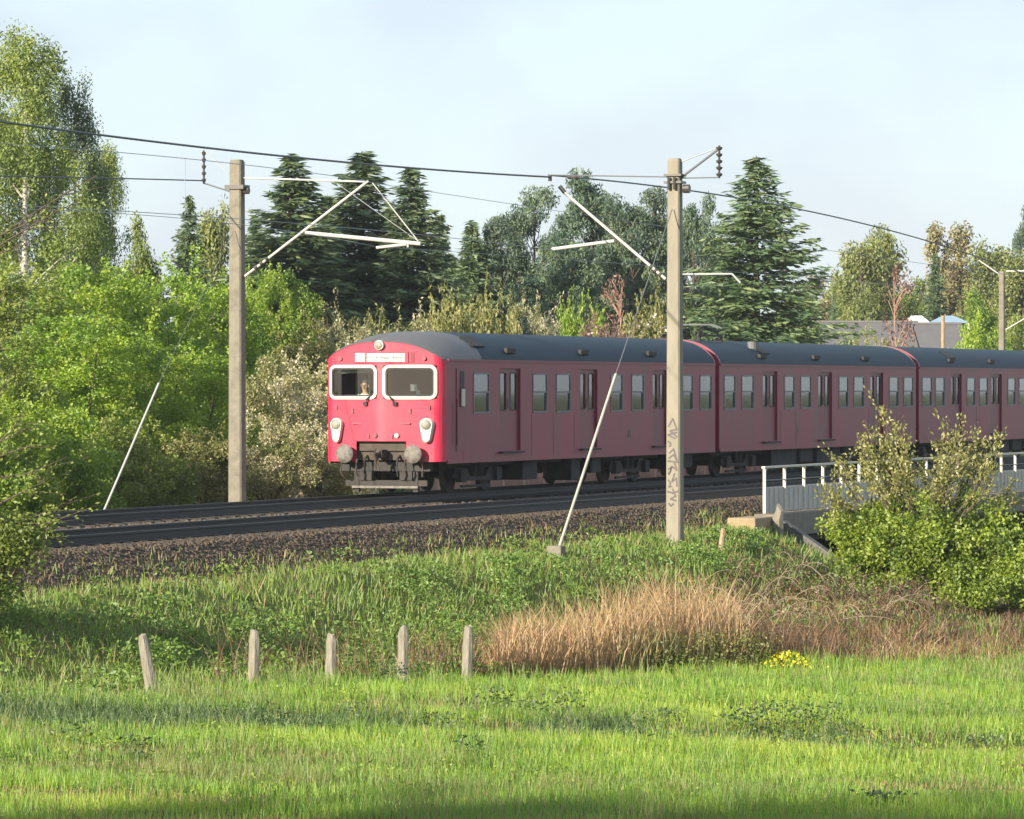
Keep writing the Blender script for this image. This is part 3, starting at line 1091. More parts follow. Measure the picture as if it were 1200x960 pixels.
# buffer beam, coupler, hoses, bogie-mounted rail guard
m = MB()
m.box(.02, .30, -1.28, 1.28, .84, 1.16)
m.box(-.06, .10, -.60, .60, 1.06, 1.24)
m.box(-.02, .12, -.66, .66, 1.25, 1.31)
m.build('buffer_beam', M['grime'], car1, bevel=.015)
m = MB()
m.box(-.36, .4, -.10, .10, .90, 1.10)
m.tube([(-.30, 0, .98), (-.52, 0, .98)], [.06, .05], 8)
m.tube([(-.52, 0, 1.12), (-.58, 0, 1.0), (-.50, 0, .88), (-.42, 0, .96)], .035, 6)
m.tube([(-.45, -.03, .9), (-.42, -.05, .62), (-.40, .05, .62), (-.43, .03, .9)], .03, 6)
m.build('coupling_hook', M['grime'], car1)
for yy in (-.62, -.42, .42, .62, -1.05, 1.0):
    m = MB()
    m.tube([(.02, yy, .95), (-.16, yy, .86), (-.20, yy * 1.03, .60), (-.12, yy * 1.0, .46)], .03, 6)
    m.build('brake_hose', M['black'] if abs(yy) < .6 else M['grime'], car1)
m = MB()
m.box(.12, .30, -1.15, 1.15, .58, .80)
m.box(.18, .26, -1.05, 1.05, .22, .36)
for s in (-1, 1):
    m.box(.16, .30, s * .76 - .06, s * .76 + .06, .08, .62)
    m.box(.14, .3, s * .52 - .16, s * .52 + .16, .36, .66)
m.build('rail_guard', M['black'], car1)
m = MB()
m.box(.08, .11, -.85, .85, .17, .225)
m.build('guard_bar', M['buffer'], car1)
for o_ in car1.children:
    if o_.name.split('.')[0] in ('buffer', 'cab_desk', 'control_box', 'sun_blind', 'cab_partition_post', 'buffer_beam', 'coupling_hook', 'brake_hose', 'rail_guard', 'guard_bar'):
        o_.location.x -= NOSE
# cab side doors with narrow window and handrail on both sides
ta, tb_ = t_iv(534.5, 546)
for s in (-1, 1):
    m = MB()
    ya, yb = sorted((s * (HW + .004), s * (HW + .016)))
    m.box(ta, tb_, ya, yb, 1.05, 3.05)
    cdm = m.build('cab_side_door', M['door_red'], car1)
    m = MB()
    ya, yb = sorted((s * (HW + .014), s * (HW + .024)))
    m.box(ta + .22, tb_ - .18, ya, yb, 2.12, 2.98)
    m.build('pane', M['rubber'], cdm)
    m = MB()
    m.box(ta + .24, tb_ - .22, s * (HW + .05) - .02, s * (HW + .05) + .02, 2.13, 2.55)
    m.build('pale_pane_strip', M['cream'], cdm, bevel=.01)  # pale upright strip over the lower part of the pane
    m = MB()
    m.tube([(ta - .08, s * (HW + .06), 1.2), (ta - .08, s * (HW + .06), 2.3)], .016, 6)
    m.build('handrail', M['shaded_red'], cdm)
# small side numbers / emblem on the viewer's side (illegible marks)
for car, px in ((car1, 737), (car2, 934), (car3, 1204)):
    t_ = t_side(px) - (0 if car is car1 else (J1 + .22 if car is car2 else J2 + .22))
    m = MB()
    for dx, dz, ww, hh in ((0, .12, .10, .03), (.04, .02, .06, .07), (.16, -.05, .04, .06), (-.12, -.02, .03, .05), (.1, .1, .05, .03)):
        m.box(t_ + dx - ww, t_ + dx + ww, -HW - .006, -HW - .003, 1.32 + dz - hh, 1.32 + dz + hh)
    m.build('side_marking', M['buffer'], car)

# folded pantograph on the middle car
pm = MB()
px0 = 1.0
zt = rtop(0)
for s in (-1, 1):
    pm.box(px0, px0 + 2.3, s * .55 - .03, s * .55 + .03, zt + .10, zt + .16)
    for xx in (px0 + .1, px0 + 2.2):
        pm.tube([(xx, s * .55, zt - .12), (xx, s * .55, zt + .1)], [.08, .06], 8)
    pm.tube([(px0 + .2, s * .5, zt + .18), (px0 + 1.2, s * .35, zt + .34), (px0 + 2.2, s * .5, zt + .26)], .03, 6)
    pm.tube([(px0 + 2.1, s * .5, zt + .2), (px0 + 1.2, s * .35, zt + .40), (px0 + .3, s * .5, zt + .34)], .025, 6)
pm.build('pantograph', M['black'], car2)
m = MB()
for xx in (px0 + 1.0, px0 + 1.35):
    m.tube([(xx, -.85, zt + .34), (xx, -.6, zt + .44), (xx, .6, zt + .44), (xx, .85, zt + .34)], .025, 6)
m.build('pantograph_bow', M['wire'], car2)
m = MB()
m.tube([(px0 + 3.4, -1.15, rtop(1.15) - .05), (px0 + 3.4, -1.15, rtop(1.15) + .22)], [.14, .16], 12)
m.build('roof_horn', M['alu'], car2)


# driver behind the left front window
def make_person(root_name, label, loc, rz):
    root = empty(root_name, loc, rz)
    tag(root, label, 'person')
    J = [((0, 0, .50), (.17, .14)), ((0.02, 0, .68), (.165, .125)), ((.02, 0, .88), (.18, .12)), ((0, 0, 1.0), (.12, .09)), ((-.02, 0, 1.10), (.055, .055)), ((-.03, 0, 1.17), (.075, .07)), ((-.035, 0, 1.27), (.09, .08)), ((-.02, 0, 1.36), (.06, .06))]
    E = [(0, 1), (1, 2), (2, 3), (3, 4), (4, 5), (5, 6), (6, 7)]
    def chain(frm, pts):
        p = frm
        for c, r_ in pts:
            J.append((c, r_))
            E.append((p, len(J) - 1))
            p = len(J) - 1
        return p
    for s in (-1, 1):
        h = chain(3, [((0, s * .19, .97), (.07, .07)), ((-.05, s * .24, .72), (.05, .05)), ((-.27, s * .20, .66), (.038, .038)), ((-.33, s * .19, .665), (.035, .02))])
        for k in range(4):
            yy = s * (.165 + k * .018)
            chain(h, [((-.37, yy, .667), (.009, .009)), ((-.405 - .008 * (1.5 - abs(k - 1.5)), yy, .655), (.008, .008)), ((-.42, yy, .635), (.007, .007))])
        chain(h, [((-.345, s * .15, .66), (.010, .010)), ((-.37, s * .135, .65), (.009, .009))])
        chain(0, [((-.08, s * .10, .48), (.09, .09)), ((-.42, s * .13, .48), (.065, .065)), ((-.46, s * .13, .08), (.045, .045)), ((-.60, s * .14, .04), (.04, .035))])
    me = bpy.data.meshes.new('body')
    me.from_pydata([j[0] for j in J], E, [])
    o = link(bpy.data.objects.new('body', me))
    o.parent = root
    md = o.modifiers.new('skin', 'SKIN')
    for i, sv in enumerate(me.skin_vertices[0].data):
        sv.radius = J[i][1]
        sv.use_root = (i == 0)
    md.use_smooth_shade = True
    ss = o.modifiers.new('sub', 'SUBSURF')
    ss.levels = ss.render_levels = 1
    # shirt below the neck, skin above and on the hands
    m_, N, L = new_mat('skin_and_shirt')
    out = N.new('ShaderNodeOutputMaterial')
    b_ = N.new('ShaderNodeBsdfPrincipled')
    b_.inputs['Roughness'].default_value = .7
    tc_ = N.new('ShaderNodeTexCoord')
    sp = N.new('ShaderNodeSeparateXYZ')
    L.new(tc_.outputs['Object'], sp.inputs[0])
    g1 = N.new('ShaderNodeMath'); g1.operation = 'GREATER_THAN'; g1.inputs[1].default_value = 1.06
    g2 = N.new('ShaderNodeMath'); g2.operation = 'LESS_THAN'; g2.inputs[1].default_value = -.27
    g3 = N.new('ShaderNodeMath'); g3.operation = 'MAXIMUM'
    L.new(sp.outputs['Z'], g1.inputs[0]); L.new(sp.outputs['X'], g2.inputs[0])
    L.new(g1.outputs[0], g3.inputs[0]); L.new(g2.outputs[0], g3.inputs[1])
    mx = N.new('ShaderNodeMix'); mx.data_type = 'RGBA'
    mx.inputs['A'].default_value = (.72, .70, .68, 1)
    mx.inputs['B'].default_value = (.50, .26, .19, 1)
    L.new(g3.outputs[0], mx.inputs['Factor'])
    L.new(mx.outputs['Result'], b_.inputs['Base Color'])
    L.new(b_.outputs[0], out.inputs[0])
    me.materials.append(m_)
    hr = MB()
    loops = []
    for a in (5, 30, 60, 88):
        loops.append([(-.005 + .098 * math.cos(R(a)) * math.cos(2 * math.pi * k / 14) * (1.0 if math.cos(2 * math.pi * k / 14) > 0 else .82), .092 * math.cos(R(a)) * math.sin(2 * math.pi * k / 14), 1.30 + .11 * math.sin(R(a))) for k in range(14)])
    hr.loft(loops, closed=True, cap=True)
    hr.build('hair', M['hair'], root, smooth=True)
    fm = MB()
    fm.tube([(-.105, 0, 1.27), (-.145, 0, 1.235), (-.11, 0, 1.225)], [.012, .018, .01], 6)
    fm.build('nose', M['skin'], root)
    for s in (-1, 1):
        em = MB()
        em.tube([(-.105, s * .035, 1.275), (-.122, s * .035, 1.275)], .012, 8)
        em.build('eye', M['rubber'], root)
        em = MB()
        em.tube([(-.03, s * .085, 1.29), (-.025, s * .10, 1.26), (-.03, s * .085, 1.23)], .014, 6)
        em.build('ear', M['skin'], root)
    em = MB()
    em.tube([(-.112, -.025, 1.20), (-.118, 0, 1.197), (-.112, .025, 1.20)], .007, 6)
    em.build('mouth', M['leaf_red'], root)
    return root


dp = TO(.0, OF - .66, 1.37)
make_person('person', 'train driver in a white shirt sitting behind the front window of the cab', dp, ROTZ)
seat = MB()
seat.box(.70, 1.25, .15, .65, 1.62, 1.74)
seat.box(1.18, 1.27, .15, .65, 1.74, 2.35)
seat.tube([(.95, .4, 1.0), (.95, .4, 1.62)], .06, 8)
seat.build('driver_seat', M['seat'], car1, bevel=.03).location = (-.92, .26, -.05)

# ------------------------------------------------------------------ overhead line masts
def mast_root(px, o, label):
    p = PO(px, 455, o)
    p.z = -0.95
    r_ = empty('catenary_mast', p, ROTZ)
    tag(r_, label, 'catenary mast', 'concrete masts carrying the overhead line')
    return r_, p


def insulator(parent, a, b_, n=5, r=.07, name='insulator'):
    a, b_ = Vector(a), Vector(b_)
    pts, rr = [a], [.022]
    for k in range(n):
        for f, q_ in ((.15, .025), (.3, r), (.6, r * .8), (.75, .025)):
            pts.append(a.lerp(b_, (k + f) / n))
            rr.append(q_)
    pts.append(b_)
    rr.append(.022)
    m_ = MB()
    m_.tube(pts, rr, 10)
    return m_.build(name, M['insul'], parent)


def concrete_post(root, h, wb=.36, wt=.27, mat='concrete'):
    m_ = MB()
    loops = []
    for z, w_ in ((0, wb), (h * .5, (wb + wt) / 2), (h - .06, wt), (h, wt - .06)):
        a = w_ / 2
        c = a * .22
        loops.append([(-a, -a + c, z), (-a + c, -a, z), (a - c, -a, z), (a, -a + c, z), (a, a - c, z), (a - c, a, z), (-a + c, a, z), (-a, a - c, z)])
    m_.loft(loops, closed=True, cap=True)
    return m_.build('post', M[mat], root)


def rod(parent, name, a, b_, r, mat='galv', n=8):
    m_ = MB()
    m_.tube([a, b_], r, n)
    return m_.build(name, M[mat], parent, smooth=True)


# right mast, on the viewer's side; local x = U, y = -V
rm, rp_ = mast_root(791, 7.5, 'concrete mast with scribbled graffiti near its foot, standing on the grassy bank')
zr = lambda z: z - rp_.z
concrete_post(rm, zr(7.68), .335, .275)
LZ = lambda d, z, x=0.0: (x, d, zr(z))
rod(rm, 'cantilever_tube', LZ(.22, 5.0), LZ(2.63, 6.98), .034)
insulator(rm, LZ(.30, 5.06), LZ(.62, 5.33), 3, .06)
rod(rm, 'registration_tube', LZ(1.42, 5.86), LZ(2.90, 5.69), .040)
rod(rm, 'registration_clamp', LZ(1.36, 5.83), LZ(1.50, 5.99), .03, 'insul')
rod(rm, 'stay_rod', LZ(.15, 7.27), LZ(3.0, 7.36), .014, 'wire')
rod(rm, 'cantilever_cap', LZ(2.60, 6.96), LZ(2.72, 7.10), .05, 'insul')
insulator(rm, LZ(2.55, 7.30), LZ(2.25, 7.30), 2, .05)
rod(rm, 'wire_clamp', LZ(2.95, 7.22), LZ(2.95, 7.34), .045, 'insul')
# feeder bracket on the other side
rod(rm, 'bracket_strut', LZ(-.14, 7.25), LZ(-1.0, 7.86), .028, 'wire')
rod(rm, 'bracket_brace', LZ(-.14, 7.60), LZ(-.95, 7.88), .014, 'thinwire')
rod(rm, 'bracket_tie', LZ(-.14, 7.24), LZ(-1.04, 7.24), .014, 'wire')
insulator(rm, LZ(-1.03, 7.95), LZ(-1.03, 7.22), 5, .075)
rod(rm, 'lamp_arm', LZ(-.15, 5.10), LZ(-1.33, 5.10), .022, 'thinwire')
rod(rm, 'lamp_arm_end', LZ(-1.33, 5.10), LZ(-1.52, 4.90), .022, 'thinwire')
m = MB()
for zz in (7.12, 7.28):
    m.box(-.20, .20, -.20, .20, zr(zz), zr(zz) + .05)
m.tube([LZ(-.20, 7.0), LZ(-.34, 7.0)], .10, 10)
m.tube([LZ(-.05, 6.98, -.2), LZ(-.05, 7.25, -.2)], .035, 6)
m.tube([LZ(.08, 6.98, -.2), LZ(.08, 7.25, -.2)], .035, 6)
m.build('mast_clamp', M['insul'], rm)
# guy: thick lower rod and thin upper wire
ga = PO(652, 643, 7.5) - rp_
gx_ = ga.dot(U)
top = (-.2, 0, zr(6.55))
bot = (gx_, 0, ga.z)
midp = tuple(top[i] + (bot[i] - top[i]) * .505 for i in range(3))
rod(rm, 'guy_wire', top, midp, .012, 'wire')
rod(rm, 'guy_rod', midp, (bot[0], bot[1], bot[2] - .15), .032, 'parapet_dull')
m = MB()
m.box(gx_ - .16, gx_ + .16, -.16, .16, ga.z - .35, ga.z + .06)
m.build('guy_anchor', M['concrete_far'], rm, bevel=.03)
# graffiti strokes on the sunlit face
def stroke(pts, r=.016):
    m_ = MB()
    vs = []
    for y, z in pts:
        half = .1675 - (.1675 - .1375) * (z / zr(7.68))
        vs.append((-half - .002, y, z))
    for i in range(len(vs) - 1):
        a, c = Vector(vs[i]), Vector(vs[i + 1])
        d = (c - a).normalized()
        n_ = Vector((1, 0, 0)).cross(d) * r
        m_.add([a - n_ - d * r * .5, a + n_ - d * r * .5, c + n_ + d * r * .5, c - n_ + d * r * .5], [(0, 1, 2, 3)])
    return m_
gz0 = rp_.z
G = [[(.10, 2.05), (.0, 2.22), (-.10, 1.98), (.06, 1.95), (-.10, 1.82)], [(-.10, 1.92), (.11, 1.86), (-.06, 1.78)], [(.11, 1.72), (.04, 1.66), (.08, 1.60)],
     [(.08, 1.45), (-.02, 1.55), (-.10, 1.30), (-.02, 1.42), (.09, 1.34)], [(.12, 1.28), (-.12, 1.26)], [(-.04, 1.25), (-.1, 1.08), (.02, 1.16), (.06, 1.04)],
     [(.10, 1.10), (.03, 1.14), (.08, .98), (.10, 1.02)], [(-.04, 1.0), (.02, .82), (-.09, .90), (-.10, .72)], [(.10, .86), (.05, .78), (.09, .70), (.02, .72)],
     [(.12, .60), (.0, .57), (-.12, .61)], [(.0, .66), (-.07, .5), (.05, .44), (-.08, .40)], [(.09, .34), (.04, .28), (-.02, .33)]]
for gpts in G:
    stroke([(y, z + .62) for y, z in gpts], .02).build('graffiti_stroke', M['graffiti'], rm)

# left mast, behind the far track
lm, lp_ = mast_root(278, -4.3, 'plain concrete mast behind the tracks, beside the bright green bushes')
zl = lambda z: z - lp_.z
concrete_post(lm, zl(7.98), .35, .29, 'concrete_far')
LL = lambda d, z, x=0.0: (x, -d, zl(z))
rod(lm, 'cantilever_tube', LL(.20, 5.22), LL(3.35, 7.43), .034)
insulator(lm, LL(.42, 5.38), LL(.85, 5.68), 3, .06)
rod(lm, 'registration_tube', LL(1.75, 6.23), LL(4.66, 5.94), .048)
rod(lm, 'steady_arm', LL(3.55, 5.86), LL(4.30, 5.93), .036)
rod(lm, 'steady_bracket', LL(4.34, 5.86), LL(4.34, 6.0), .03)
rod(lm, 'stay_rod', LL(.1, 7.55), LL(3.25, 7.41), .022)
rod(lm, 'hanger_wire', LL(3.45, 7.38), LL(4.60, 6.0), .014)
rod(lm, 'hanger_wire', LL(2.55, 7.38), LL(4.60, 6.0), .006, 'thinwire')
rod(lm, 'bracket_tie', LL(-.15, 7.22), LL(-.86, 7.44), .018, 'wire')
rod(lm, 'bracket_strut', LL(-.1, 7.55), LL(-.86, 8.22), .012, 'thinwire')
insulator(lm, LL(-.86, 8.22), LL(-.86, 7.42), 5, .055)
m = MB()
for zz in (7.28,):
    m.box(-.20, .20, -.24, .24, zl(zz), zl(zz) + .10)
m.tube([LL(.17, 7.25), LL(.30, 7.25)], .09, 10)
m.build('mast_clamp', M['insul'], lm)
ga = PO(112, 600, -4.3) - lp_
gx_ = ga.dot(U)
top = (-.2, 0, zl(6.3))
bot = (gx_, 0, ga.z)
midp = tuple(top[i] + (bot[i] - top[i]) * .56 for i in range(3))
rod(lm, 'guy_wire', top, midp, .007, 'wire')
rod(lm, 'guy_rod', midp, (bot[0], bot[1], bot[2] - .4), .025, 'galv')

# distant mast beyond the train's tail
dm_p = PY(1174, 318, 205)
dmr = empty('catenary_mast', (dm_p.x, dm_p.y, -.6), ROTZ)
tag(dmr, 'distant thin mast rising behind the roof of the last train car', 'catenary mast', 'concrete masts carrying the overhead line')
concrete_post(dmr, dm_p.z + .6, .30, .22, 'concrete_far')
rod(dmr, 'bracket_strut', (0, .1, dm_p.z + .45), (0, 1.05, dm_p.z + 1.1), .03, 'galv')
rod(dmr, 'registration_tube', (0, -.2, dm_p.z + .6), (0, -1.5, dm_p.z + .6), .035, 'galv')
rod(dmr, 'cantilever_tube', (0, -.2, dm_p.z - 2.0), (0, -1.6, dm_p.z - 1.2), .03, 'galv')


# ------------------------------------------------------------------ wires
def wire(pts, r, label, mat='wire', n=60, grp='overhead wires along the tracks', name='overhead_wire', thick_to=None):
    """pts: list of world points; smooth interpolation in between"""
    P_ = [Vector(p) for p in pts]
    d = [0]
    for i in range(1, len(P_)): d.append(d[-1] + (P_[i] - P_[i - 1]).length)
    A_ = np.array(P_)
    if len(P_) > 2:
        c = np.polyfit(np.array(d), A_, min(2, len(P_) - 1))
        s = np.linspace(0, d[-1], n)
        Q_ = np.stack([np.polyval(c[:, k], s) for k in range(3)], -1)
    else:
        s = np.linspace(0, 1, n)[:, None]
        Q_ = A_[0] * (1 - s) + A_[1] * s
    m_ = MB()
    m_.tube(list(Q_), r, 5)
    return tag(m_.build(name, M[mat], smooth=True), label, 'overhead wire', grp)


om = 4.55
wire([PO(-90, 131, om), PO(0, 141, om), PO(240, 173.5, om), PO(420, 192, om), PO(645, 207.5, om)], .021, 'thick dark wire sloping from the tall birches to the mast with graffiti')
wire([PO(645, 207.5, om), PO(843, 225, om), PO(950, 249, om), PO(1153, 306, om), PO(1260, 345, om)], .019, 'dark wire falling from the mast with graffiti to the distant mast')
of_ = -.95
wire([PO(-90, 163, of_), PO(130, 178, of_), PO(275, 192, of_), PO(432, 212, of_)], .008, 'thin wire meeting the tip of the plain mast\'s diagonal tube', 'thinwire')
wire([PO(432, 212, of_), PO(560, 236, of_), PO(800, 268, of_), PO(1240, 330, of_)], .007, 'thin wire passing before the dark spruces and pines', 'thinwire')
wire([PO(-90, 245, of_), PO(270, 262, of_), PO(440, 289, of_)], .007, 'thin low wire ending at the plain mast\'s steady arm', 'thinwire')
wire([PO(440, 289, of_), PO(900, 322, of_), PO(1240, 352, of_)], .006, 'thin low wire over the train roof', 'thinwire')
oc_ = 4.7
wire([PO(-90, 205, -5.2), PO(0, 207, -5.2), PO(120, 208.5, -5.2), PO(238, 212, -5.2)], .016, 'dark wire held by the insulator left hanging beside the plain mast')
wire([PO(-90, 236, oc_), PO(270, 256, oc_), PO(648, 293, oc_)], .007, 'thin wire ending at the registration tube of the mast with graffiti', 'thinwire')
for px, y0, y1 in ((217, 185, 252),):
    m = MB()
    m.tube([PO(px, y0, of_), PO(px, y1, of_)], .006, 4)
    tag(m.build('dropper_wire', M['thinwire']), 'thin vertical dropper between two overhead wires', 'dropper wire', 'droppers between the overhead wires')

# ------------------------------------------------------------------ bridge with railings
BT0, BT1 = to_tv(PO(896, 455, 7.0))[0], 34.0
br = empty('rail_bridge', TO(BT0, 0, -1.2), ROTZ)
tag(br, 'low concrete railway bridge carrying both tracks over an underpass', 'bridge')
zb = 1.2
m = MB()
m.box(0.6, BT1 - BT0 + 2, -6.6, 4.3, zb - 1.25, zb - .82)
m.build('deck_slab', M['abut'], br)
m = MB()
m.box(-.05, BT1 - BT0, -7.25, -6.75, zb - 1.02, zb - .46)
m.build('edge_beam', M['concrete_far'], br, bevel=.02)
m = MB()
m.box(-.6, 1.2, -6.9, 5, zb - 3.4, zb - .9)
m.build('abutment_wall', M['abut'], br)
m = MB()
m.add([(.2, -7.3, zb - .55), (.55, -7.3, zb - .55), (.55, -11.0, zb - 3.0), (.2, -11.0, zb - 3.0), (.2, -7.3, zb - 3.4), (.55, -7.3, zb - 3.4), (.55, -11, zb - 3.4), (.2, -11, zb - 3.4)],
      [(3, 2, 1, 0), (0, 1, 5, 4), (1, 2, 6, 5), (2, 3, 7, 6), (3, 0, 4, 7)])
m.build('wing_wall', M['abut'], br)
# sunlit bearing block and a broken stub beside it
m = MB()
m.box(-1.9, -.25, -7.35, -6.65, zb - 1.02, zb - .50)
tag(m.build('concrete_block', M['edgebeam'], None, bevel=.03), 'long tan concrete block at the start of the bridge railing', 'concrete block')
cb = bpy.context.scene.objects['concrete_block']
cb.location = TO(BT0, 0, -1.2)
cb.rotation_euler = (0, 0, ROTZ)


def railing(name, ts_, oc, label, panel_h=.62, post_h=1.08, z0=-.44):
    L_ = ts_[-1] - ts_[0]
    root = empty(name, TO(ts_[0], oc, z0), ROTZ)
    tag(root, label, 'railing', 'railings of the railway bridge')
    p0 = None
    for t in ts_:
        x = t - ts_[0]
        if p0 is None:
            m_ = MB()
            m_.box(-.035, .035, -.035, .035, 0, post_h)
            p0 = m_.build('railing_post', M['railing'], root, bevel=.006)
        else:
            place_copy(p0, root, (x, 0, 0))
    m_ = MB()
    m_.box(-.1, L_ + .1, -.045, .045, post_h + .002, post_h + .05)
    m_.build('top_rail', M['railing'], root)
    m_ = MB()
    m_.box(0, L_, -.012, .012, post_h * .72, post_h * .72 + .03)
    m_.build('mid_rail', M['alu'], root)
    pn = None
    for i in range(len(ts_) - 1):
        a = ts_[i] - ts_[0]
        w_ = ts_[i + 1] - ts_[i]
        m_ = MB()
        m_.box(a + .045, a + w_ - .045, .02, .045, .02, panel_h)
        for k in range(1, 4):
            xx = a + .045 + (w_ - .09) * k / 4
            m_.box(xx - .008, xx + .008, -.002, .02, .03, panel_h - .01)
        m_.build('parapet_panel', M['parapet'], root)
    return root


nts = [BT0 + 1.68 * k for k in range(18)]
railing('bridge_railing', nts, 7.0, 'pale railing with panels on the viewer-side edge of the bridge, behind the leafy bush')
fts = [10.0 + 1.68 * k for k in range(20)]
railing('bridge_railing', fts, -4.75, 'pale far railing of the bridge seen beneath the train')

# stake and rough stub near the bridge
sp = PO(843, 622, 8.2)
m = MB()
m.tube([(0, 0, -.3), (.05, 0, .3), (.09, 0, .60)], [.065, .06, .05], 7)
o_ = tag(m.build('wooden_stake', M['stake']), 'short leaning wooden stake beside the tan concrete block', 'stake')
o_.location = (sp.x, sp.y, hz(sp.x, sp.y))
sp = PO(912, 610, 7.5)
m = MB()
m.tube([(0, 0, -.6), (-.02, 0, .1), (.04, 0, .32), (.0, 0, .5)], [.16, .15, .10, .03], 7)
o_ = tag(m.build('concrete_stub', M['concrete_far']), 'rough pale stub standing against the first bridge parapet panel', 'stub')
o_.location = (sp.x, sp.y, max(hz(sp.x, sp.y), sp.z - .1))

# ------------------------------------------------------------------ old fence posts along the meadow
FP = [(177, 802, 744, .20, 'fence post leaning away from the others at the meadow edge'),
      (297, 798, 740, -.02, 'upright grey fence post next to the leaning one'),
      (387, 799, 744, -.03, 'middle post of the five grey fence posts along the meadow'),
      (472, 796, 734, -.01, 'grey fence post between the middle post and the one at the reeds'),
      (547, 796, 734, -.03, 'grey fence post at the edge of the dry orange reeds')]
for px, yb, yt, lean, lab in FP:
    X = (px - CX) / F
    Yp = 70.0
    for _ in range(6):
        Yp = float(border_y(X * Yp)) - .25
    base = hz(X * Yp, Yp)
    ztop = ZC + (HY - yt) / F * Yp
    hgt = ztop - base
    m = MB()
    rs = np.random.default_rng(px)
    loops = []
    for k, f in enumerate((-.25, 0, .3, .6, .85, 1.0)):
        z = f * hgt
        w_ = (.078 - .012 * f) * rs.uniform(.94, 1.06)
        if k == 5: w_ *= .72
        loops.append([(w_ * math.cos(R(45 + 45 * a)) * 1.15 - lean * z * .9 + rs.uniform(-.006, .006), w_ * math.sin(R(45 + 45 * a)) * 1.15, z + (rs.uniform(-.03, .03) if k == 5 else 0)) for a in range(8)])
    m.loft(loops, closed=True, cap=True)
    po = tag(m.build('fence_post', M['postwood']), lab, 'fence post', 'old posts along the meadow edge')
    po.location = (X * Yp + (.03 if lean > .1 else 0), Yp, base)
    po.rotation_euler = (0, 0, R(12))

#VEGETATION

# ------------------------------------------------------------------ vegetation builders
def rdirs(n, r=None):
    r = r or rng
    d = r.normal(size=(n, 3))
    return d / np.linalg.norm(d, axis=1)[:, None]


def cards(C, A, L, W, r=None, tip=0.0):
    """leaf-shaped quads: centre C, long axis A, length L, width W"""
    r = r or rng
    n = len(C)
    B = np.cross(A, rdirs(n, r))
    B /= np.linalg.norm(B, axis=1)[:, None] + 1e-9
    L = np.broadcast_to(L, (n,))[:, None]
    W = np.broadcast_to(W, (n,))[:, None]
    v = np.stack([C - A * L * .5, C + B * W * .5 + A * L * tip, C + A * L * .5, C - B * W * .5 + A * L * tip], 1)
    return v.reshape(-1, 3), np.arange(n * 4).reshape(-1, 4)


def clump_leaves(cc, cr, n, r, flat=.8, shell=2.2, up=0.0, droop=0.0):
    """points spread through leaf clumps; returns points, clump index, outward directions"""
    p = cr ** 2
    k = r.choice(len(cc), n, p=p / p.sum())
    d = rdirs(n, r)
    rad = cr[k] * r.random(n) ** (1 / shell)
    P_ = cc[k] + d * rad[:, None] * np.array([1, 1, flat])
    if droop: P_[:, 2] -= np.abs(r.normal(size=n)) * droop
    return P_, k, d


def limb_tubes(mb, base, tips, r0, r_tip, r, bend=.15, n=5):
    for tpt in tips:
        a, c = Vector(base), Vector(tpt)
        pts = []
        off = Vector(r.normal(size=3)) * bend * (c - a).length * .4
        for i in range(4):
            f = i / 3
            p = a.lerp(c, f) + off * math.sin(math.pi * f)
            p.z += (c - a).length * .06 * math.sin(math.pi * f)
            pts.append(p)
        mb.tube(pts, [r0 + (r_tip - r0) * i / 3 for i in range(4)], n, cap=False)


PROTO = {}


def obj_mats(o, mat):
    o.material_slots[0].link = 'OBJECT'
    o.material_slots[0].material = mat
    return o


def proto(name, build):
    """meshes are built once and shared"""
    if name not in PROTO: PROTO[name] = build()
    return PROTO[name]


def me_np(name, verts, quads, tint):
    o = mesh_np(name, verts, quads, M['leaf_mid'], tint=tint)
    me = o.data
    bpy.data.objects.remove(o)
    return me


def me_mb(mb, name, mat):
    o = mb.build(name, mat, smooth=True)
    me = o.data
    bpy.data.objects.remove(o)
    return me


def build_bush(seed, n=20000, leaf=.085, twiggy=False, tall=1.0):
    """dome about 4 m wide and 3 m (times tall) high"""
    r = np.random.default_rng(seed)
    k = int(70 * tall)
    th = r.uniform(0, 6.28, k)
    hh = r.random(k)
    rad = np.sqrt(r.random(k)) * (1.75 - .55 * hh ** 2)
    cc = np.stack([rad * np.cos(th), rad * np.sin(th), .35 + 2.45 * tall * hh * (1 - .22 * (rad / 1.75) ** 2)], -1)
    cr = r.uniform(.22, .55, k) * (1 - .25 * hh)
    P_, ki, d = clump_leaves(cc, cr, n, r, .85, 3.0)
    # some leafy shoots break the outline
    for _ in range(60):
        i = r.integers(k)
        dr = rdirs(1, r)[0]
        dr[2] = abs(dr[2]) + .5
        dr /= np.linalg.norm(dr)
        m_ = 40
        s = r.random(m_) * r.uniform(.3, .8)
        P_ = np.concatenate([P_, cc[i] + dr * (cr[i] * .7 + s)[:, None] + r.normal(size=(m_, 3)) * .05])
        ki = np.concatenate([ki, np.full(m_, i)])
        d = np.concatenate([d, np.repeat(dr[None], m_, 0)])
    n = len(P_)
    P_[:, 2] = np.maximum(P_[:, 2], .03)
    A = d * .6 + rdirs(n, r)
    A /= np.linalg.norm(A, axis=1)[:, None]
    ct = r.uniform(.15, .85, k)
    tint = np.clip(ct[ki] + r.normal(0, .2, n), 0, 1)
    L = leaf * r.uniform(.6, 1.35, n)
    v, q_ = cards(P_, A, L, L * (.30 if twiggy else .62), r)
    fol = me_np('foliage', v, q_, np.repeat(tint, 4))
    mb = MB()
    for _ in range(9):
        i = r.integers(k)
        limb_tubes(mb, (r.uniform(-.3, .3), r.uniform(-.3, .3), -.15), [cc[i]], .035, .01, r)
    return fol, me_mb(mb, 'stems', M['bark'])


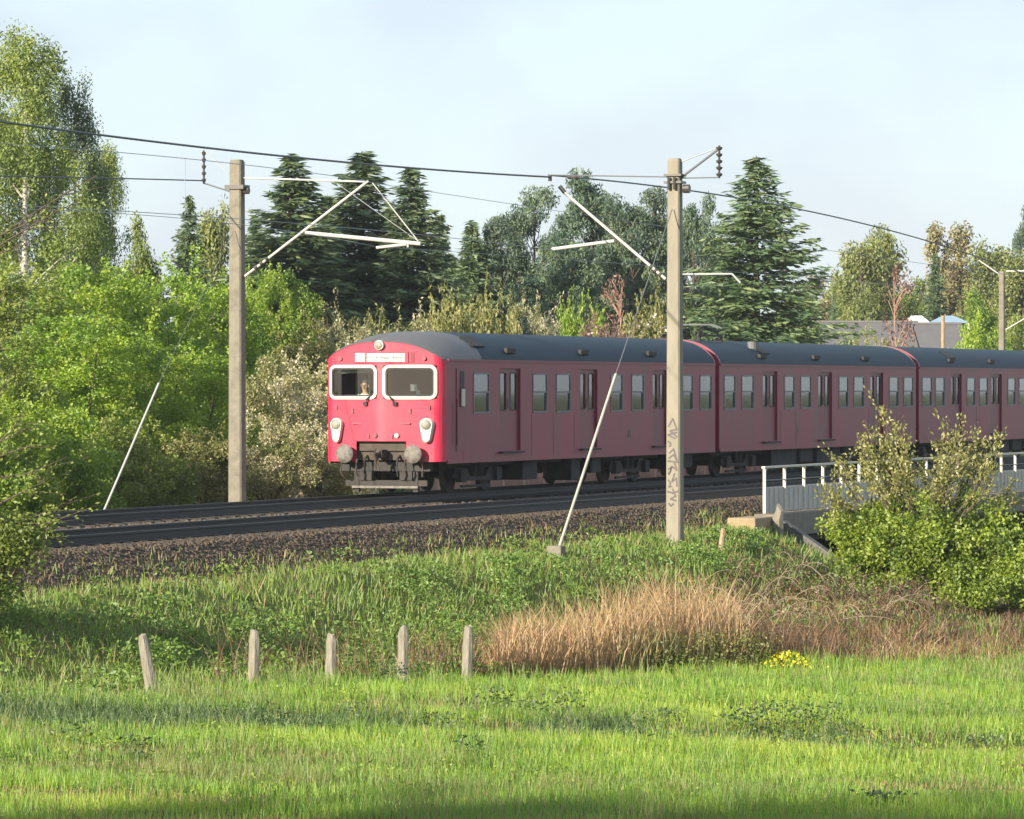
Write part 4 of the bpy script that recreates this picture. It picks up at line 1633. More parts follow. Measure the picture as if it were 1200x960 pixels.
def build_tree(seed, n, leaf, H=10.0, W=3.0, crown0=.25, k=60, cr=(.5, 1.1), flat=.8, droop=0.0, narrow=.5, aspect=.6, shape='oval', shell=2.4, trunk_r=.16, bark='bark', limbs=26, top=1.0):
    """broad tree H tall; crown between crown0*H and H, half width W"""
    r = np.random.default_rng(seed)
    hh = r.random(k)
    if shape == 'oval': prof_ = np.sin(np.pi * np.clip(hh * .88 + .10, 0, 1)) ** .7
    elif shape == 'cone': prof_ = (1 - hh) ** .8 + .12
    else: prof_ = np.clip(1.15 - .9 * hh ** 1.6, .15, 1)
    th = r.uniform(0, 6.28, k)
    rad = W * prof_ * np.sqrt(r.uniform(.12, 1, k))
    cc = np.stack([rad * np.cos(th), rad * np.sin(th), H * (crown0 + (top - crown0) * hh)], -1)
    crr = r.uniform(cr[0], cr[1], k) * (.65 + .35 * prof_)
    cc[:, 2] -= crr * .35
    P_, ki, d = clump_leaves(cc, crr, n, r, flat, shell, droop=droop)
    A = d * .5 + rdirs(n, r)
    if droop: A[:, 2] -= .9
    A /= np.linalg.norm(A, axis=1)[:, None]
    ct = r.uniform(.15, .85, k)
    tint = np.clip(ct[ki] + r.normal(0, .2, n), 0, 1)
    L = leaf * r.uniform(.6, 1.35, n)
    v, q_ = cards(P_, A, L, L * aspect, r)
    fol = me_np('crown', v, q_, np.repeat(tint, 4))
    mb = MB()
    sway = r.normal(size=2) * .12
    tp = [(sway[0] * f * 2, sway[1] * f * 2, -.3 + (H * .93 + .3) * f) for f in np.linspace(0, 1, 8)]
    mb.tube(tp, [trunk_r * (1.15 - f * .95) for f in np.linspace(0, 1, 8)], 8)
    for i in r.permutation(k)[:limbs]:
        zb_ = max(H * crown0 * .7, cc[i][2] - rad[i] * .6 - .4)
        f = zb_ / H
        limb_tubes(mb, (sway[0] * f * 2, sway[1] * f * 2, zb_), [cc[i]], trunk_r * .45 * (1.1 - f), .018, r)
    return fol, me_mb(mb, 'trunk', M[bark])


def build_spruce(seed, H=12.0, Rr=2.5, n_wh=44, per=15, cards_b=90, ragged=.25, bare=.06):
    r = np.random.default_rng(seed)
    Pl, Al, Ll, Wl, Tl = [], [], [], [], []
    mb = MB()
    mb.tube([(0, 0, -.3), (0, 0, H * .5), (0, 0, H * .985)], [.17, .10, .012], 7)
    for i in range(n_wh):
        f = (i + r.uniform(-.3, .3)) / n_wh
        f = min(max(f, 0), .985)
        z = H * (bare + (1 - bare) * f)
        Lb0 = Rr * (min(1.0, (1 - f) * 1.12)) ** .92 + .05
        for j in range(per if f < .8 else per - 3):
            a = r.uniform(0, 6.28)
            z = H * (bare + (1 - bare) * min(max(f + r.uniform(-.6, .6) / n_wh, 0), .985))
            Lb = Lb0 * r.uniform(1 - ragged * 2.0, 1 + ragged)
            d = np.array([math.cos(a), math.sin(a), 0])
            sl_ = r.uniform(-.38, .12) + .9 * max(0, f - .5)
            m_ = max(7, int(cards_b * Lb / Rr))
            s = np.sort(r.uniform(.12, 1, m_))
            zc = sl_ * s * Lb + .16 * Lb * np.maximum(0, s - .55) ** 1.0
            side = np.array([-d[1], d[0], 0])
            lat = r.normal(size=m_) * (.05 + .15 * Lb * (1 - s) * .9 + .03)
            P_ = np.array([0, 0, z]) + d * (s * Lb)[:, None] + side * lat[:, None]
            P_[:, 2] += zc - np.abs(r.normal(size=m_)) * .10 - np.abs(lat) * .25
            A = d * .8 + side * np.sign(lat)[:, None] * .7 + r.normal(size=(m_, 3)) * .3
            A[:, 2] -= .25
            A /= np.linalg.norm(A, axis=1)[:, None]
            Pl.append(P_); Al.append(A)
            Ll.append(r.uniform(.18, .36, m_)); Wl.append(r.uniform(.05, .10, m_))
            Tl.append(np.clip(r.uniform(.1, .7) + .3 * s - .1 + r.normal(0, .15, m_), 0, 1))
            if j % 2 == 0:
                mb.tube([(0, 0, z), tuple(d * Lb * .9 + np.array([0, 0, z + sl_ * Lb * .9]))], [.03 * (1.1 - f), .008], 4, cap=False)
    P_, A = np.concatenate(Pl), np.concatenate(Al)
    v, q_ = cards(P_, A, np.concatenate(Ll), np.concatenate(Wl), r)
    return me_np('crown', v, q_, np.repeat(np.concatenate(Tl), 4)), me_mb(mb, 'trunk', M['bark'])


VAR = {}
for i in range(4): VAR['bush%d' % i] = (lambda i=i: build_bush(100 + i))
for i in range(3): VAR['tall%d' % i] = (lambda i=i: build_bush(120 + i, 34000, .085, False, 2.1))
for i in range(2): VAR['twigbush%d' % i] = (lambda i=i: build_bush(140 + i, 20000, .11, True, 1.5))
for i in range(3): VAR['spruce%d' % i] = (lambda i=i: build_spruce(200 + i))
VAR['spruce_big'] = lambda: build_spruce(230, 12.0, 3.1, 42, 14, 110, .30, .04)
for i in range(3): VAR['pine%d' % i] = (lambda i=i: build_tree(240 + i, 38000, .17, 9.0, 3.0, .10, 110, (.4, .95), .66, 0, aspect=.34, shape='dome', shell=2.2, limbs=40))
for i in range(2): VAR['birch%d' % i] = (lambda i=i: build_tree(260 + i, 66000, .105, 14.0, 2.9, .10, 130, (.35, .85), 1.35, .35, aspect=.5, shape='dome', shell=1.7, trunk_r=.15, bark='birchbark'))
for i in range(3): VAR['far%d' % i] = (lambda i=i: build_tree(280 + i, 26000, .19, 11.0, 2.5, .03, 80, (.55, 1.1), 1.2, .25, aspect=.55, shape='dome', shell=1.8))
VAR['poplar0'] = lambda: build_tree(291, 15000, .17, 12.0, 1.5, .15, 60, (.3, .65), 1.6, .1, aspect=.55, shape='dome', shell=1.7)
VAR['bare0'] = lambda: build_tree(295, 1500, .16, 6.0, 1.5, .2, 60, (.25, .5), 1.0, 0, aspect=.4, shape='dome', trunk_r=.07, bark='redbark', limbs=60)


def plant(kind, name, px, ytop, wpx, o=None, Y=None, mat='leaf_mid', label='', cat='tree', group=None, rot=None, part=('crown', 'trunk'), base=None, zoff=0.0, bark=None):
    fol, stem = proto(kind, VAR[kind])
    p = PO(px, 455, o) if Y is None else PY(px, 455, Y)
    Yd = p.y
    z0 = hz(p.x, p.y) if base is None else base
    ztop = ZC + (HY - ytop) / F * Yd
    co = np.empty(len(fol.vertices) * 3, np.float32)
    fol.vertices.foreach_get('co', co)
    co = co.reshape(-1, 3)
    zmax = np.percentile(co[:, 2], 99.7)
    wx = np.percentile(np.hypot(co[:, 0], co[:, 1]), 88)
    sz = (ztop - z0) / zmax
    sx = (wpx / F * Yd / 2) / wx
    root = empty(name, (p.x, p.y, z0 + zoff), random.uniform(0, 6.28) if rot is None else rot)
    tag(root, label, cat, group)
    c = link(bpy.data.objects.new(part[0], fol))
    c.parent = root
    obj_mats(c, M[mat])
    s = link(bpy.data.objects.new(part[1], stem))
    s.parent = root
    if bark: obj_mats(s, M[bark])
    for k in (c, s): k.scale = (sx, sx * random.uniform(.9, 1.1), sz)
    return root, sx, sz


def blossoms(root, sx, sz, kind, n, mat, seed, size=.11, top=.35):
    """pale flower clusters sitting on the outer leaves of a shrub"""
    r = np.random.default_rng(seed)
    fol = PROTO[kind][0]
    co = np.empty(len(fol.vertices) * 3, np.float32)
    fol.vertices.foreach_get('co', co)
    co = co.reshape(-1, 3) * np.array([sx, sx, sz])
    co = co[co[:, 2] > co[:, 2].max() * top]
    cen = co[r.choice(len(co), 70)]
    P_ = cen[r.integers(0, 70, n)] + r.normal(size=(n, 3)) * .16
    v, q_ = cards(P_, rdirs(n, r), size * r.uniform(.6, 1.3, n), size * .8, r)
    return mesh_np('blossom', v, q_, M[mat], root, np.repeat(r.random(n), 4))


BU = dict(part=('foliage', 'stems'), cat='bush')
GB = 'bushes behind the tracks'
# --- front row right behind the far track
k_ = 0
for px, yt, wpx, o, mt, lab in [
    (-35, 452, 170, -8.2, 'leaf_bright', 'mid green bush at the foot of the birches, behind the overhanging branch'),
    (62, 470, 150, -7.6, 'leaf_bright', 'mid green bush behind the white stay rod of the plain mast'),
    (150, 490, 140, -7.4, 'leaf_mid', 'low green bush just right of the white stay rod\'s foot'),
    (226, 505, 120, -7.4, 'leaf_olive', 'low olive bush directly left behind the plain mast'),
    (318, 492, 110, -7.2, 'leaf_pale', 'straw-flecked low bush between the plain mast and the train front'),
    (372, 500, 90, -6.9, 'leaf_pale', 'pale dry bush touching the train\'s buffer'),
    (-20, 385, 190, -11, 'leaf_mid', 'tall mid green bush below the leftmost birch'),
    (78, 372, 170, -11.5, 'leaf_bright', 'bright green bush below the tall birches, with lime shoots'),
    (160, 388, 150, -11, 'leaf_bright', 'bright lime bush behind the top of the white stay rod'),
    (238, 412, 140, -10.5, 'leaf_bright', 'mid green bush behind the lower half of the plain mast'),
    (322, 420, 120, -10.5, 'leaf_pale', 'pale flecked bush halfway up between mast and train cab'),
    (388, 418, 110, -10.5, 'leaf_pale', 'pale flecked bush behind the train cab\'s corner'),
    (10, 318, 190, -16, 'leaf_mid', 'mid green bush around the white birch trunk'),
    (105, 312, 180, -16.5, 'leaf_bright', 'tall bright green bush under the dark side of the birches'),
    (188, 314, 160, -16, 'leaf_bright', 'tall bright green bush below the small lone spruce'),
    (258, 330, 140, -15.5, 'leaf_bright', 'bright green bush behind the upper plain mast'),
    (322, 318, 110, -16, 'leaf_bright', 'bright green bush under the diagonal cantilever tube'),
    (352, 372, 90, -15, 'leaf_olive', 'olive bush under the two tall spruces'),
]:
    plant(('bush%d' % (k_ % 4)) if o > -9 else ('tall%d' % (k_ % 3)), 'trackside_bush', px, yt, wpx, o, mat=mt, label=lab, group=GB, **BU)
    k_ += 1
# pale twiggy shrubs and blossoming shrubs behind the train
for px, yt, wpx, o, mt, lab, kd in [
    (392, 366, 95, -14.5, 'leaf_pale', 'pale dry-twigged shrub above the cab\'s left corner', 'twigbush0'),
    (458, 362, 110, -14.5, 'leaf_pale', 'pale dry-twigged shrub above the cab\'s top lamp', 'twigbush1'),
    (522, 348, 90, -15, 'leaf_olive', 'olive shrub above the first train car\'s roof vent', 'bush1'),
    (575, 346, 90, -15.5, 'leaf_olive', 'yellowish olive shrub before the left pines', 'bush2'),
    (622, 352, 80, -15, 'leaf_pale', 'pale shrub with beige tufts before the pines', 'twigbush0'),
    (655, 366, 70, -17, 'leaf_dark', 'dark shrub between the beige shrub and the lime shrub', 'bush3'),
    (684, 352, 66, -15, 'leaf_bright', 'small lime shrub above the train roof before the pines', 'bush0'),
    (812, 362, 90, -15, 'leaf_dark', 'dark shrub just right of the mast with graffiti', 'bush1'),
    (915, 376, 80, -14, 'leaf_mid', 'green shrub right of the white blossoming one', 'bush2'),
    (968, 394, 80, -13, 'leaf_dark', 'low dark shrub before the long grey roof', 'bush3'),
    (1020, 392, 70, -16, 'leaf_olive', 'low olive shrub before the long grey roof, by the red-barked tree', 'bush0'),
    (1150, 378, 90, -16, 'leaf_bright', 'yellow-green shrub at the foot of the distant mast', 'bush1'),
    (1205, 372, 90, -16, 'leaf_mid', 'green shrub behind the distant mast\'s right side', 'bush2'),
]:
    plant(kd, 'trackside_bush', px, yt, wpx, o, mat=mt, label=lab, group=GB, **BU)
rt, sx, sz = plant('bush3', 'blossoming_shrub', 758, 348, 80, -14.5, mat='leaf_olive', label='white blossoming shrub touching the mast with graffiti', group=GB, **BU)
blossoms(rt, sx, sz, 'bush3', 700, 'blossom_white', 1, .13)
rt, sx, sz = plant('bush0', 'blossoming_shrub', 708, 374, 70, -13.5, mat='leaf_red', label='low dusky pink shrub above the train roof', group=GB, **BU)
blossoms(rt, sx, sz, 'bush0', 500, 'blossom_pink', 2)
rt, sx, sz = plant('bush1', 'blossoming_shrub', 868, 364, 105, -13.5, mat='leaf_mid', label='white flowering shrub at the foot of the big spruce', group=GB, **BU)
blossoms(rt, sx, sz, 'bush1', 1100, 'blossom_white', 3, .13)
plant('bare0', 'budding_tree', 722, 322, 60, -17, mat='leaf_red', label='small reddish-brown budding tree before the pines', group=None)

# --- birches on the left
for px, yt, wpx, Y, mt, lab, kd in [
    (-42, 40, 207, 152, 'leaf_birch', 'leftmost tall birch, half out of view', 'birch1'),
    (28, 44, 195, 148, 'leaf_birch', 'tallest pale green birch with a white trunk', 'birch0'),
    (82, 96, 134, 156, 'leaf_dark', 'dark green birch beside the tallest one', 'birch1'),
    (116, 170, 102, 160, 'leaf_birch', 'shorter birch with drooping twigs at the edge of the birch group', 'birch0'),
]:
    plant(kd, 'birch_tree', px, yt, wpx, Y=Y, mat=mt, label=lab, group='birches on the left')
plant('far0', 'young_tree', 168, 262, 70, Y=170, mat='leaf_mid', label='small round green tree right of the birches', group=None)
plant('far1', 'young_tree', 255, 248, 76, Y=185, mat='leaf_far', label='pale green tree half hidden behind the plain mast', group=None)
# --- spruces
for px, yt, wpx, Y, lab, kd in [
    (222, 236, 89, 170, 'small lone spruce left of the plain mast', 'spruce0'),
    (342, 192, 225, 168, 'tall spruce under the horizontal stay of the plain mast', 'spruce1'),
    (424, 190, 240, 172, 'tallest dark spruce behind the tip of the diagonal tube', 'spruce2'),
    (482, 205, 168, 170, 'slender dark spruce under the hanging wire end', 'spruce0'),
    (516, 260, 103, 180, 'small spruce right of the slender dark one', 'spruce1'),
    (553, 268, 122, 185, 'short spruce between the dark spruces and the pines', 'spruce2'),
]:
    plant(kd, 'spruce_tree', px, yt, wpx, Y=Y, mat='spruce', label=lab, group='spruces behind the tracks')
plant('spruce_big', 'spruce_tree', 886, 194, 216, Y=176, mat='spruce', label='broad big spruce standing alone right of the mast with graffiti', group='spruces behind the tracks')
plant('spruce0', 'spruce_tree', 1096, 302, 54, Y=280, mat='spruce', label='far small spruce beside the brownish poplars', group=None)
plant('spruce1', 'spruce_tree', 977, 345, 22, Y=260, mat='spruce', label='tiny narrow conifer above the long grey roof', group=None)
# --- second row closing the dark treeline
for px, yt, wpx, Y, mt, lab, kd in [
    (300, 262, 100, 196, 'spruce', 'shadowy spruce behind the cantilever of the plain mast', 'spruce2'),
    (384, 236, 112, 200, 'spruce', 'shadowy spruce between the two tall spruces', 'spruce0'),
    (456, 252, 100, 200, 'spruce', 'shadowy spruce between the tallest and the slender one', 'spruce1'),
    (536, 312, 100, 205, 'leaf_dark', 'low dark tree below the short spruce', 'far0'),
    (576, 292, 105, 205, 'pine', 'low pine behind the leftmost blue-green pine', 'pine2'),
    (846, 292, 100, 200, 'pine', 'low pine left against the big spruce', 'pine0'),
    (780, 262, 105, 204, 'pine', 'low pine hidden behind the mast with graffiti', 'pine1'),
    (712, 262, 112, 204, 'pine', 'low pine closing the gap behind the diagonal tube', 'pine2'),
    (930, 338, 95, 215, 'leaf_dark', 'low dark tree right against the big spruce', 'far2'),
]:
    plant(kd, 'dark_tree', px, yt, wpx, Y=Y, mat=mt, label=lab, group='second row of dark trees')
# --- pines
for i, (px, yt, wpx, Y, lab) in enumerate([
    (592, 250, 105, 186, 'leftmost blue-green pine with a gap of sky beside it'),
    (628, 224, 124, 190, 'round-topped pine left of the cantilever tip'),
    (688, 208, 147, 186, 'tallest pine behind the tip of the cantilever'),
    (735, 238, 127, 182, 'pine behind the diagonal tube of the mast with graffiti'),
    (762, 226, 119, 190, 'pine touching the mast with graffiti'),
    (818, 236, 99, 188, 'pine between the mast with graffiti and the big spruce'),
    (660, 280, 142, 178, 'low pine under the registration tube'),
]):
    plant('pine%d' % (i % 3), 'pine_tree', px, yt, wpx, Y=Y, mat='pine', label=lab, group='pines behind the train')
# --- far trees on the right
for px, yt, wpx, Y, mt, lab, kd in [
    (955, 326, 92, 290, 'leaf_brownish', 'brownish budding tree right of the big spruce', 'far0'),
    (1012, 284, 92, 300, 'leaf_far', 'pale willow-like tree behind the grey roof', 'far1'),
    (1038, 272, 87, 305, 'leaf_far', 'taller pale drooping tree behind the red-barked tree', 'far2'),
    (1078, 330, 87, 330, 'leaf_mid', 'mid green tree behind the red-barked tree\'s crown', 'far0'),
    (1102, 266, 65, 320, 'leaf_brownish', 'slim brownish poplar behind the far small spruce', 'poplar0'),
    (1128, 266, 70, 318, 'leaf_brownish', 'slim brownish poplar left of the distant mast', 'poplar0'),
    (1160, 290, 105, 300, 'leaf_far', 'yellow-green tree behind the distant mast', 'far1'),
    (1200, 300, 105, 290, 'leaf_far', 'yellow-green tree right of the distant mast', 'far2'),
    (1150, 345, 87, 270, 'leaf_bright', 'low bright tree left of the distant mast\'s foot', 'far0'),
    (1206, 244, 62, 310, 'pine', 'dark tree top rising over the yellow-green trees', 'pine1'),
    (1000, 340, 112, 320, 'leaf_mid', 'mid green tree low behind the grey roof', 'far1'),
    (985, 318, 75, 330, 'leaf_far', 'pale green tree between the big spruce and the willow-like tree', 'far2'),
    (1060, 345, 100, 340, 'leaf_far', 'low pale tree behind the pavilion', 'far1'),
    (1118, 320, 100, 345, 'leaf_mid', 'mid green tree behind the two poplars', 'far2'),
    (1180, 318, 112, 335, 'leaf_mid', 'mid green tree behind the distant mast\'s top', 'far0'),
    (1032, 318, 100, 340, 'leaf_mid', 'mid green tree filling in behind the drooping tree', 'far0'),
    (1245, 320, 112, 280, 'leaf_far', 'yellow-green tree at the far end of the treeline', 'far0'),
]:
    plant(kd, 'far_tree', px, yt, wpx, Y=Y, mat=mt, label=lab, group='far trees beyond the houses')
plant('bare0', 'red_barked_tree', 1054, 312, 62, Y=215, mat='leaf_red', label='small budding tree with reddish trunk before the grey roof', bark='redbark')

# --- houses beyond
def house(px0, px1, yr, ye, Y, dep, label, wall='wallbrick'):
    a, c = PY(px0, ye, Y), PY(px1, ye, Y)
    zr_ = PY(px0, yr, Y + dep / 2).z
    root = empty('house', (a.x, Y, -.6), 0)
    tag(root, label, 'house')
    L_ = c.x - a.x
    ze = a.z + .6
    zr_ += .6
    m_ = MB()
    m_.box(.3, L_ - .3, .3, dep - .3, 0, ze + .05)
    m_.build('wall', M[wall], root)
    m_ = MB()
    m_.add([(0, -.3, ze - .1), (L_, -.3, ze - .1), (L_, dep / 2, zr_), (0, dep / 2, zr_), (0, dep + .3, ze - .1), (L_, dep + .3, ze - .1),
            (0, -.3, ze - .25), (L_, -.3, ze - .25), (L_, dep / 2, zr_ - .2), (0, dep / 2, zr_ - .2)],
           [(0, 1, 2, 3), (3, 2, 5, 4), (0, 6, 7, 1), (0, 3, 9, 6), (1, 7, 8, 2), (0, 3, 4), (1, 5, 2)])
    rf = m_.build('roof', M['rooftile'], root)
    m_ = MB()
    m_.tube([(.0, dep / 2, zr_ + .02), (L_, dep / 2, zr_ + .02)], .09, 6)
    m_.build('ridge', M['rooftile'], rf)
    m_ = MB()
    m_.box(0, L_, -.42, -.30, ze - .22, ze - .08)
    m_.build('gutter', M['alu'], rf)
    m_ = MB()
    m_.box(L_ * .3, L_ * .3 + .6, dep / 2 - .3, dep / 2 + .3, zr_ - .3, zr_ + .02)
    for k in range(4):
        x = L_ * (.12 + .22 * k)
        wn = MB()
        wn.box(x, x + 1.1, .26, .30, 1.2, 2.3)
        wo_ = wn.build('window', M['white'], root)
        wn = MB()
        wn.box(x + .08, x + 1.02, .24, .262, 1.28, 2.22)
        wn.build('pane', M['glass'], wo_)
    return root


house(905, 1085, 378, 412, 235, 9, 'long low house with a dark grey roof behind the train')
house(1078, 1136, 380, 408, 228, 8, 'small dark-roofed house right of the red-barked tree')
# white garden pavilion roof
pv = PY(1082, 374, 255)
root = empty('garden_pavilion', (pv.x, pv.y, -.6))
tag(root, 'white and pale blue tent roof above the dark roofs', 'tent')
s = F / 255.0
m = MB()
zt_, zb_ = PY(0, 370, 255).z + .6, PY(0, 379, 255).z + .6
for sx_, a, c, mt in ((-1, -22 / s, 6 / s, 'white'), (1, 6 / s, 52 / s, 'bluefab')):
    mm = MB()
    xm = (a + c) / 2
    mm.add([(a, -1.5, zb_), (c, -1.5, zb_), (c, 1.5, zb_), (a, 1.5, zb_), (xm - .3, 0, zt_), (xm + .3, 0, zt_)], [(0, 1, 5, 4), (1, 2, 5), (2, 3, 4, 5), (3, 0, 4), (0, 3, 2, 1)])
    mm.build('canopy', M[mt], root)
for xx in (-20 / s, 50 / s):
    for yy in (-1.4, 1.4):
        mm = MB()
        mm.tube([(xx, yy, 0), (xx, yy, zb_)], .05, 6)
        mm.build('pole', M['white'], root)
p_ = PY(1105, 370, 220)
m = MB()
m.tube([(0, 0, -.6), (0, 0, p_.z)], .09, 8)
tag(m.build('utility_pole', M['stake']), 'short pale pole before the dark-roofed houses', 'pole').location = (p_.x, p_.y, 0)

# ------------------------------------------------------------------ near-side bush by the underpass
def near_bush(seed, loc, spec, n, leaf, mat, label, name, shoots, sleaf=.07, stem_mat='bark', cat='bush', trunk=None):
    r = np.random.default_rng(seed)
    cc, cr = [], []
    for cx, cy, cz, rx, ry, rz, k in spec:
        d = rdirs(k, r) * (r.random(k) ** (1 / 2.6))[:, None]
        cc.append(np.array([cx, cy, cz]) + d * np.array([rx, ry, rz]))
        cr.append(r.uniform(.16, .40, k))
    cc, cr = np.concatenate(cc), np.concatenate(cr)
    P_, ki, d = clump_leaves(cc, cr, n, r, .85, 2.4)
    A = d * .5 + rdirs(n, r)
    A /= np.linalg.norm(A, axis=1)[:, None]
    ct = r.uniform(.1, .9, len(cc))
    tint = np.clip(ct[ki] + r.normal(0, .2, n), 0, 1)
    L = leaf * r.uniform(.6, 1.3, n)
    v, q_ = cards(P_, A, L, L * .6, r)
    root = empty(name, loc)
    tag(root, label, cat)
    mesh_np('foliage', v, q_, M[mat], root, np.repeat(tint, 4))
    mb = MB()
    SP, SA = [], []
    for a, c, m_ in shoots:
        a, c = np.array(a, float), np.array(c, float)
        mid = (a + c) / 2 + r.normal(size=3) * .12
        f = np.linspace(0, 1, 6)[:, None]
        pl = (1 - f) ** 2 * a + 2 * f * (1 - f) * mid + f * f * c
        mb.tube([tuple(p) for p in pl], list(np.linspace(.022, .005, 6)), 5, cap=False)
        s = r.uniform(.15, 1, m_)[:, None]
        SP.append((1 - s) ** 2 * a + 2 * s * (1 - s) * mid + s * s * c + r.normal(size=(m_, 3)) * .07)
        da = (c - a) / np.linalg.norm(c - a)
        SA.append(da + rdirs(m_, r) * .9)
        for q2 in range(5):   # side twigs
            s0 = r.uniform(.35, .9)
            p0 = (1 - s0) ** 2 * a + 2 * s0 * (1 - s0) * mid + s0 * s0 * c
            p1 = p0 + da * .25 + r.normal(size=3) * .22
            mb.tube([tuple(p0), tuple(p1)], [.008, .003], 4, cap=False)
            m2 = max(4, m_ // 6)
            SP.append(p0 + (p1 - p0) * r.random(m2)[:, None] * 1.1 + r.normal(size=(m2, 3)) * .04)
            SA.append((p1 - p0) + rdirs(m2, r) * .25)
    if SP:
        SP, SA = np.concatenate(SP), np.concatenate(SA)
        SA /= np.linalg.norm(SA, axis=1)[:, None]
        v, q_ = cards(SP, SA, sleaf * r.uniform(.6, 1.3, len(SP)), sleaf * .5, r)
        mesh_np('shoot_leaves', v, q_, M['leaf_olive' if mat == 'leaf_nearbush' else mat], root, np.repeat(np.clip(r.normal(.65, .25, len(SP)), 0, 1), 4))
    for i in r.permutation(len(cc))[:26]:
        b0 = trunk if trunk is not None else (r.uniform(-.25, .25), r.uniform(-.25, .25), .2)
        limb_tubes(mb, b0, [cc[i]], .045, .008, r)
    if trunk is not None:
        mb.tube([(0, 0, -.3), (trunk[0] * .4, 0, trunk[2] * .5), trunk], [.10, .085, .06], 8)
    mb.build('stems', M[stem_mat], root, smooth=True)
    return root


bp_ = Vector((8.75, 96.0, 0))
bz_ = hz(bp_.x, bp_.y)
SH = []
r_ = np.random.default_rng(41)
def shoot_px(px, py, bpx, n):
    a = PY(bpx, 600, 96.0) - Vector((bp_.x, 96.0, bz_))
    c = PY(px, py, 96.0) - Vector((bp_.x, 96.0, bz_))
    dy = r_.uniform(-.9, .9)
    SH.append(((a.x, dy * .6, a.z), (c.x, dy, c.z), n))
for px, py, bpx in [(1040, 476, 1060), (1016, 492, 1050), (1028, 505, 1055), (1052, 500, 1065), (1060, 515, 1070), (1005, 510, 1040), (1072, 505, 1075), (975, 545, 1010), (990, 535, 1020),
                    (1108, 492, 1095), (1130, 490, 1105), (1148, 500, 1120), (1165, 512, 1120), (1180, 498, 1130), (1120, 510, 1100), (1142, 525, 1115), (1095, 520, 1085), (1035, 530, 1055), (1080, 540, 1085), (1160, 545, 1130), (1190, 560, 1160), (965, 565, 1000)]:
    shoot_px(px, py, bpx, 110)
    shoot_px(px + r_.uniform(-22, 22), py + r_.uniform(8, 45), bpx, 90)
near_bush(42, (bp_.x, bp_.y, bz_), [(-.6, 0, 1.45, 1.75, 1.4, .80, 80), (1.2, .2, 1.15, 1.9, 1.5, .9, 90), (2.0, -.4, .65, 1.3, 1.2, .6, 50), (.1, 0, 1.95, 1.9, 1.1, .6, 55), (-1.45, .1, 1.65, .85, .9, .6, 32), (.9, -.6, .75, .9, .8, .5, 30)],
          34000, .085, 'leaf_nearbush', 'large bright leafy bush before the bridge railing, with upright twigs', 'leafy_bush', SH, .085, 'bark', trunk=(.1, 0, .75))

# overhanging bush beside the track at the left end
lb = PO(-26, 690, 7.9)
lbz = hz(lb.x, lb.y)
SH = []
def s2(px, py, bx_, by_, n):
    a = PY(bx_, by_, lb.y) - Vector((lb.x, lb.y, lbz))
    c = PY(px, py, lb.y) - Vector((lb.x, lb.y, lbz))
    dy = r_.uniform(-.5, .5)
    SH.append(((a.x, dy * .6, a.z), (c.x, dy, c.z), n))
for a in [(62, 560, -20, 600, 60), (75, 590, 0, 620, 60), (50, 520, -30, 560, 50), (78, 640, 40, 610, 26), (30, 480, -30, 540, 40), (20, 430, -30, 520, 30), (5, 395, -35, 500, 26), (65, 612, 0, 610, 60), (36, 640, -10, 620, 50), (18, 665, -20, 640, 50), (55, 545, -10, 560, 40), (0, 345, -40, 470, 24), (-6, 300, -45, 420, 20)]:
    s2(*a)
for px, py, bx_, by_ in [(95, 232, -60, 330), (60, 250, -60, 300), (110, 205, -60, 320), (40, 285, -60, 330)]:
    s2(px, py, bx_, by_, 16)
near_bush(77, (lb.x, lb.y, lbz), [(-.25, 0, 1.25, .8, .9, .85, 60), (-.6, 0, 2.2, .7, .8, .8, 34), (.42, 0, 1.3, .65, .6, .42, 40), (-.1, -.2, .45, .6, .6, .4, 30), (.05, -.2, .75, .5, .5, .35, 24)],
          15000, .07, 'leaf_mid', 'shaded leafy bush hanging over the left end of the tracks', 'overhanging_bush', SH, .075, 'bark')


# ------------------------------------------------------------------ grass and herbs
def blades(X, Y, Z, H, W, tint, mat, name, label, lean=.35, kind='stuff', r=None, cat='grass', parent=None, bend=True):
    r = r or rng
    n = len(X)
    a = r.uniform(0, 6.28, n)
    ln = H * lean * r.uniform(.1, 1.3, n)
    la = r.uniform(0, 6.28, n)
    dx, dy = np.cos(la) * ln, np.sin(la) * ln
    wx, wy = np.cos(a) * W * .5, np.sin(a) * W * .5
    b0 = np.stack([X - wx, Y - wy, Z - .02], -1)
    b1 = np.stack([X + wx, Y + wy, Z - .02], -1)
    m0 = np.stack([X + dx * .35 + wx * .8, Y + dy * .35 + wy * .8, Z + H * .6], -1)
    m1 = np.stack([X + dx * .35 - wx * .8, Y + dy * .35 - wy * .8, Z + H * .6], -1)
    tp = np.stack([X + dx, Y + dy, Z + H], -1)
    tp2 = tp + np.stack([wx * .12, wy * .12, 0 * wx], -1)
    if not bend:
        c_ = np.stack([wx * .25, wy * .25, 0 * wx], -1)
        v = np.stack([b0 - c_ * .3, b1 + c_ * .3, tp + c_ * .7, tp - c_ * .7], 1).reshape(-1, 3)
        o = mesh_np(name, v, np.arange(n * 4).reshape(-1, 4), mat, parent, np.repeat(tint, 4))
        return tag(o, label, cat, kind=kind)
    v = np.stack([b0, b1, m0, m1, tp2, tp], 1).reshape(-1, 3)
    base = np.arange(n)[:, None] * 6
    q_ = np.concatenate([base + np.array([0, 1, 2, 3]), base + np.array([3, 2, 4, 5])], 1).reshape(-1, 4)
    o = mesh_np(name, v, q_, mat, parent, np.repeat(tint, 6))
    tag(o, label, cat, kind=kind)
    return o


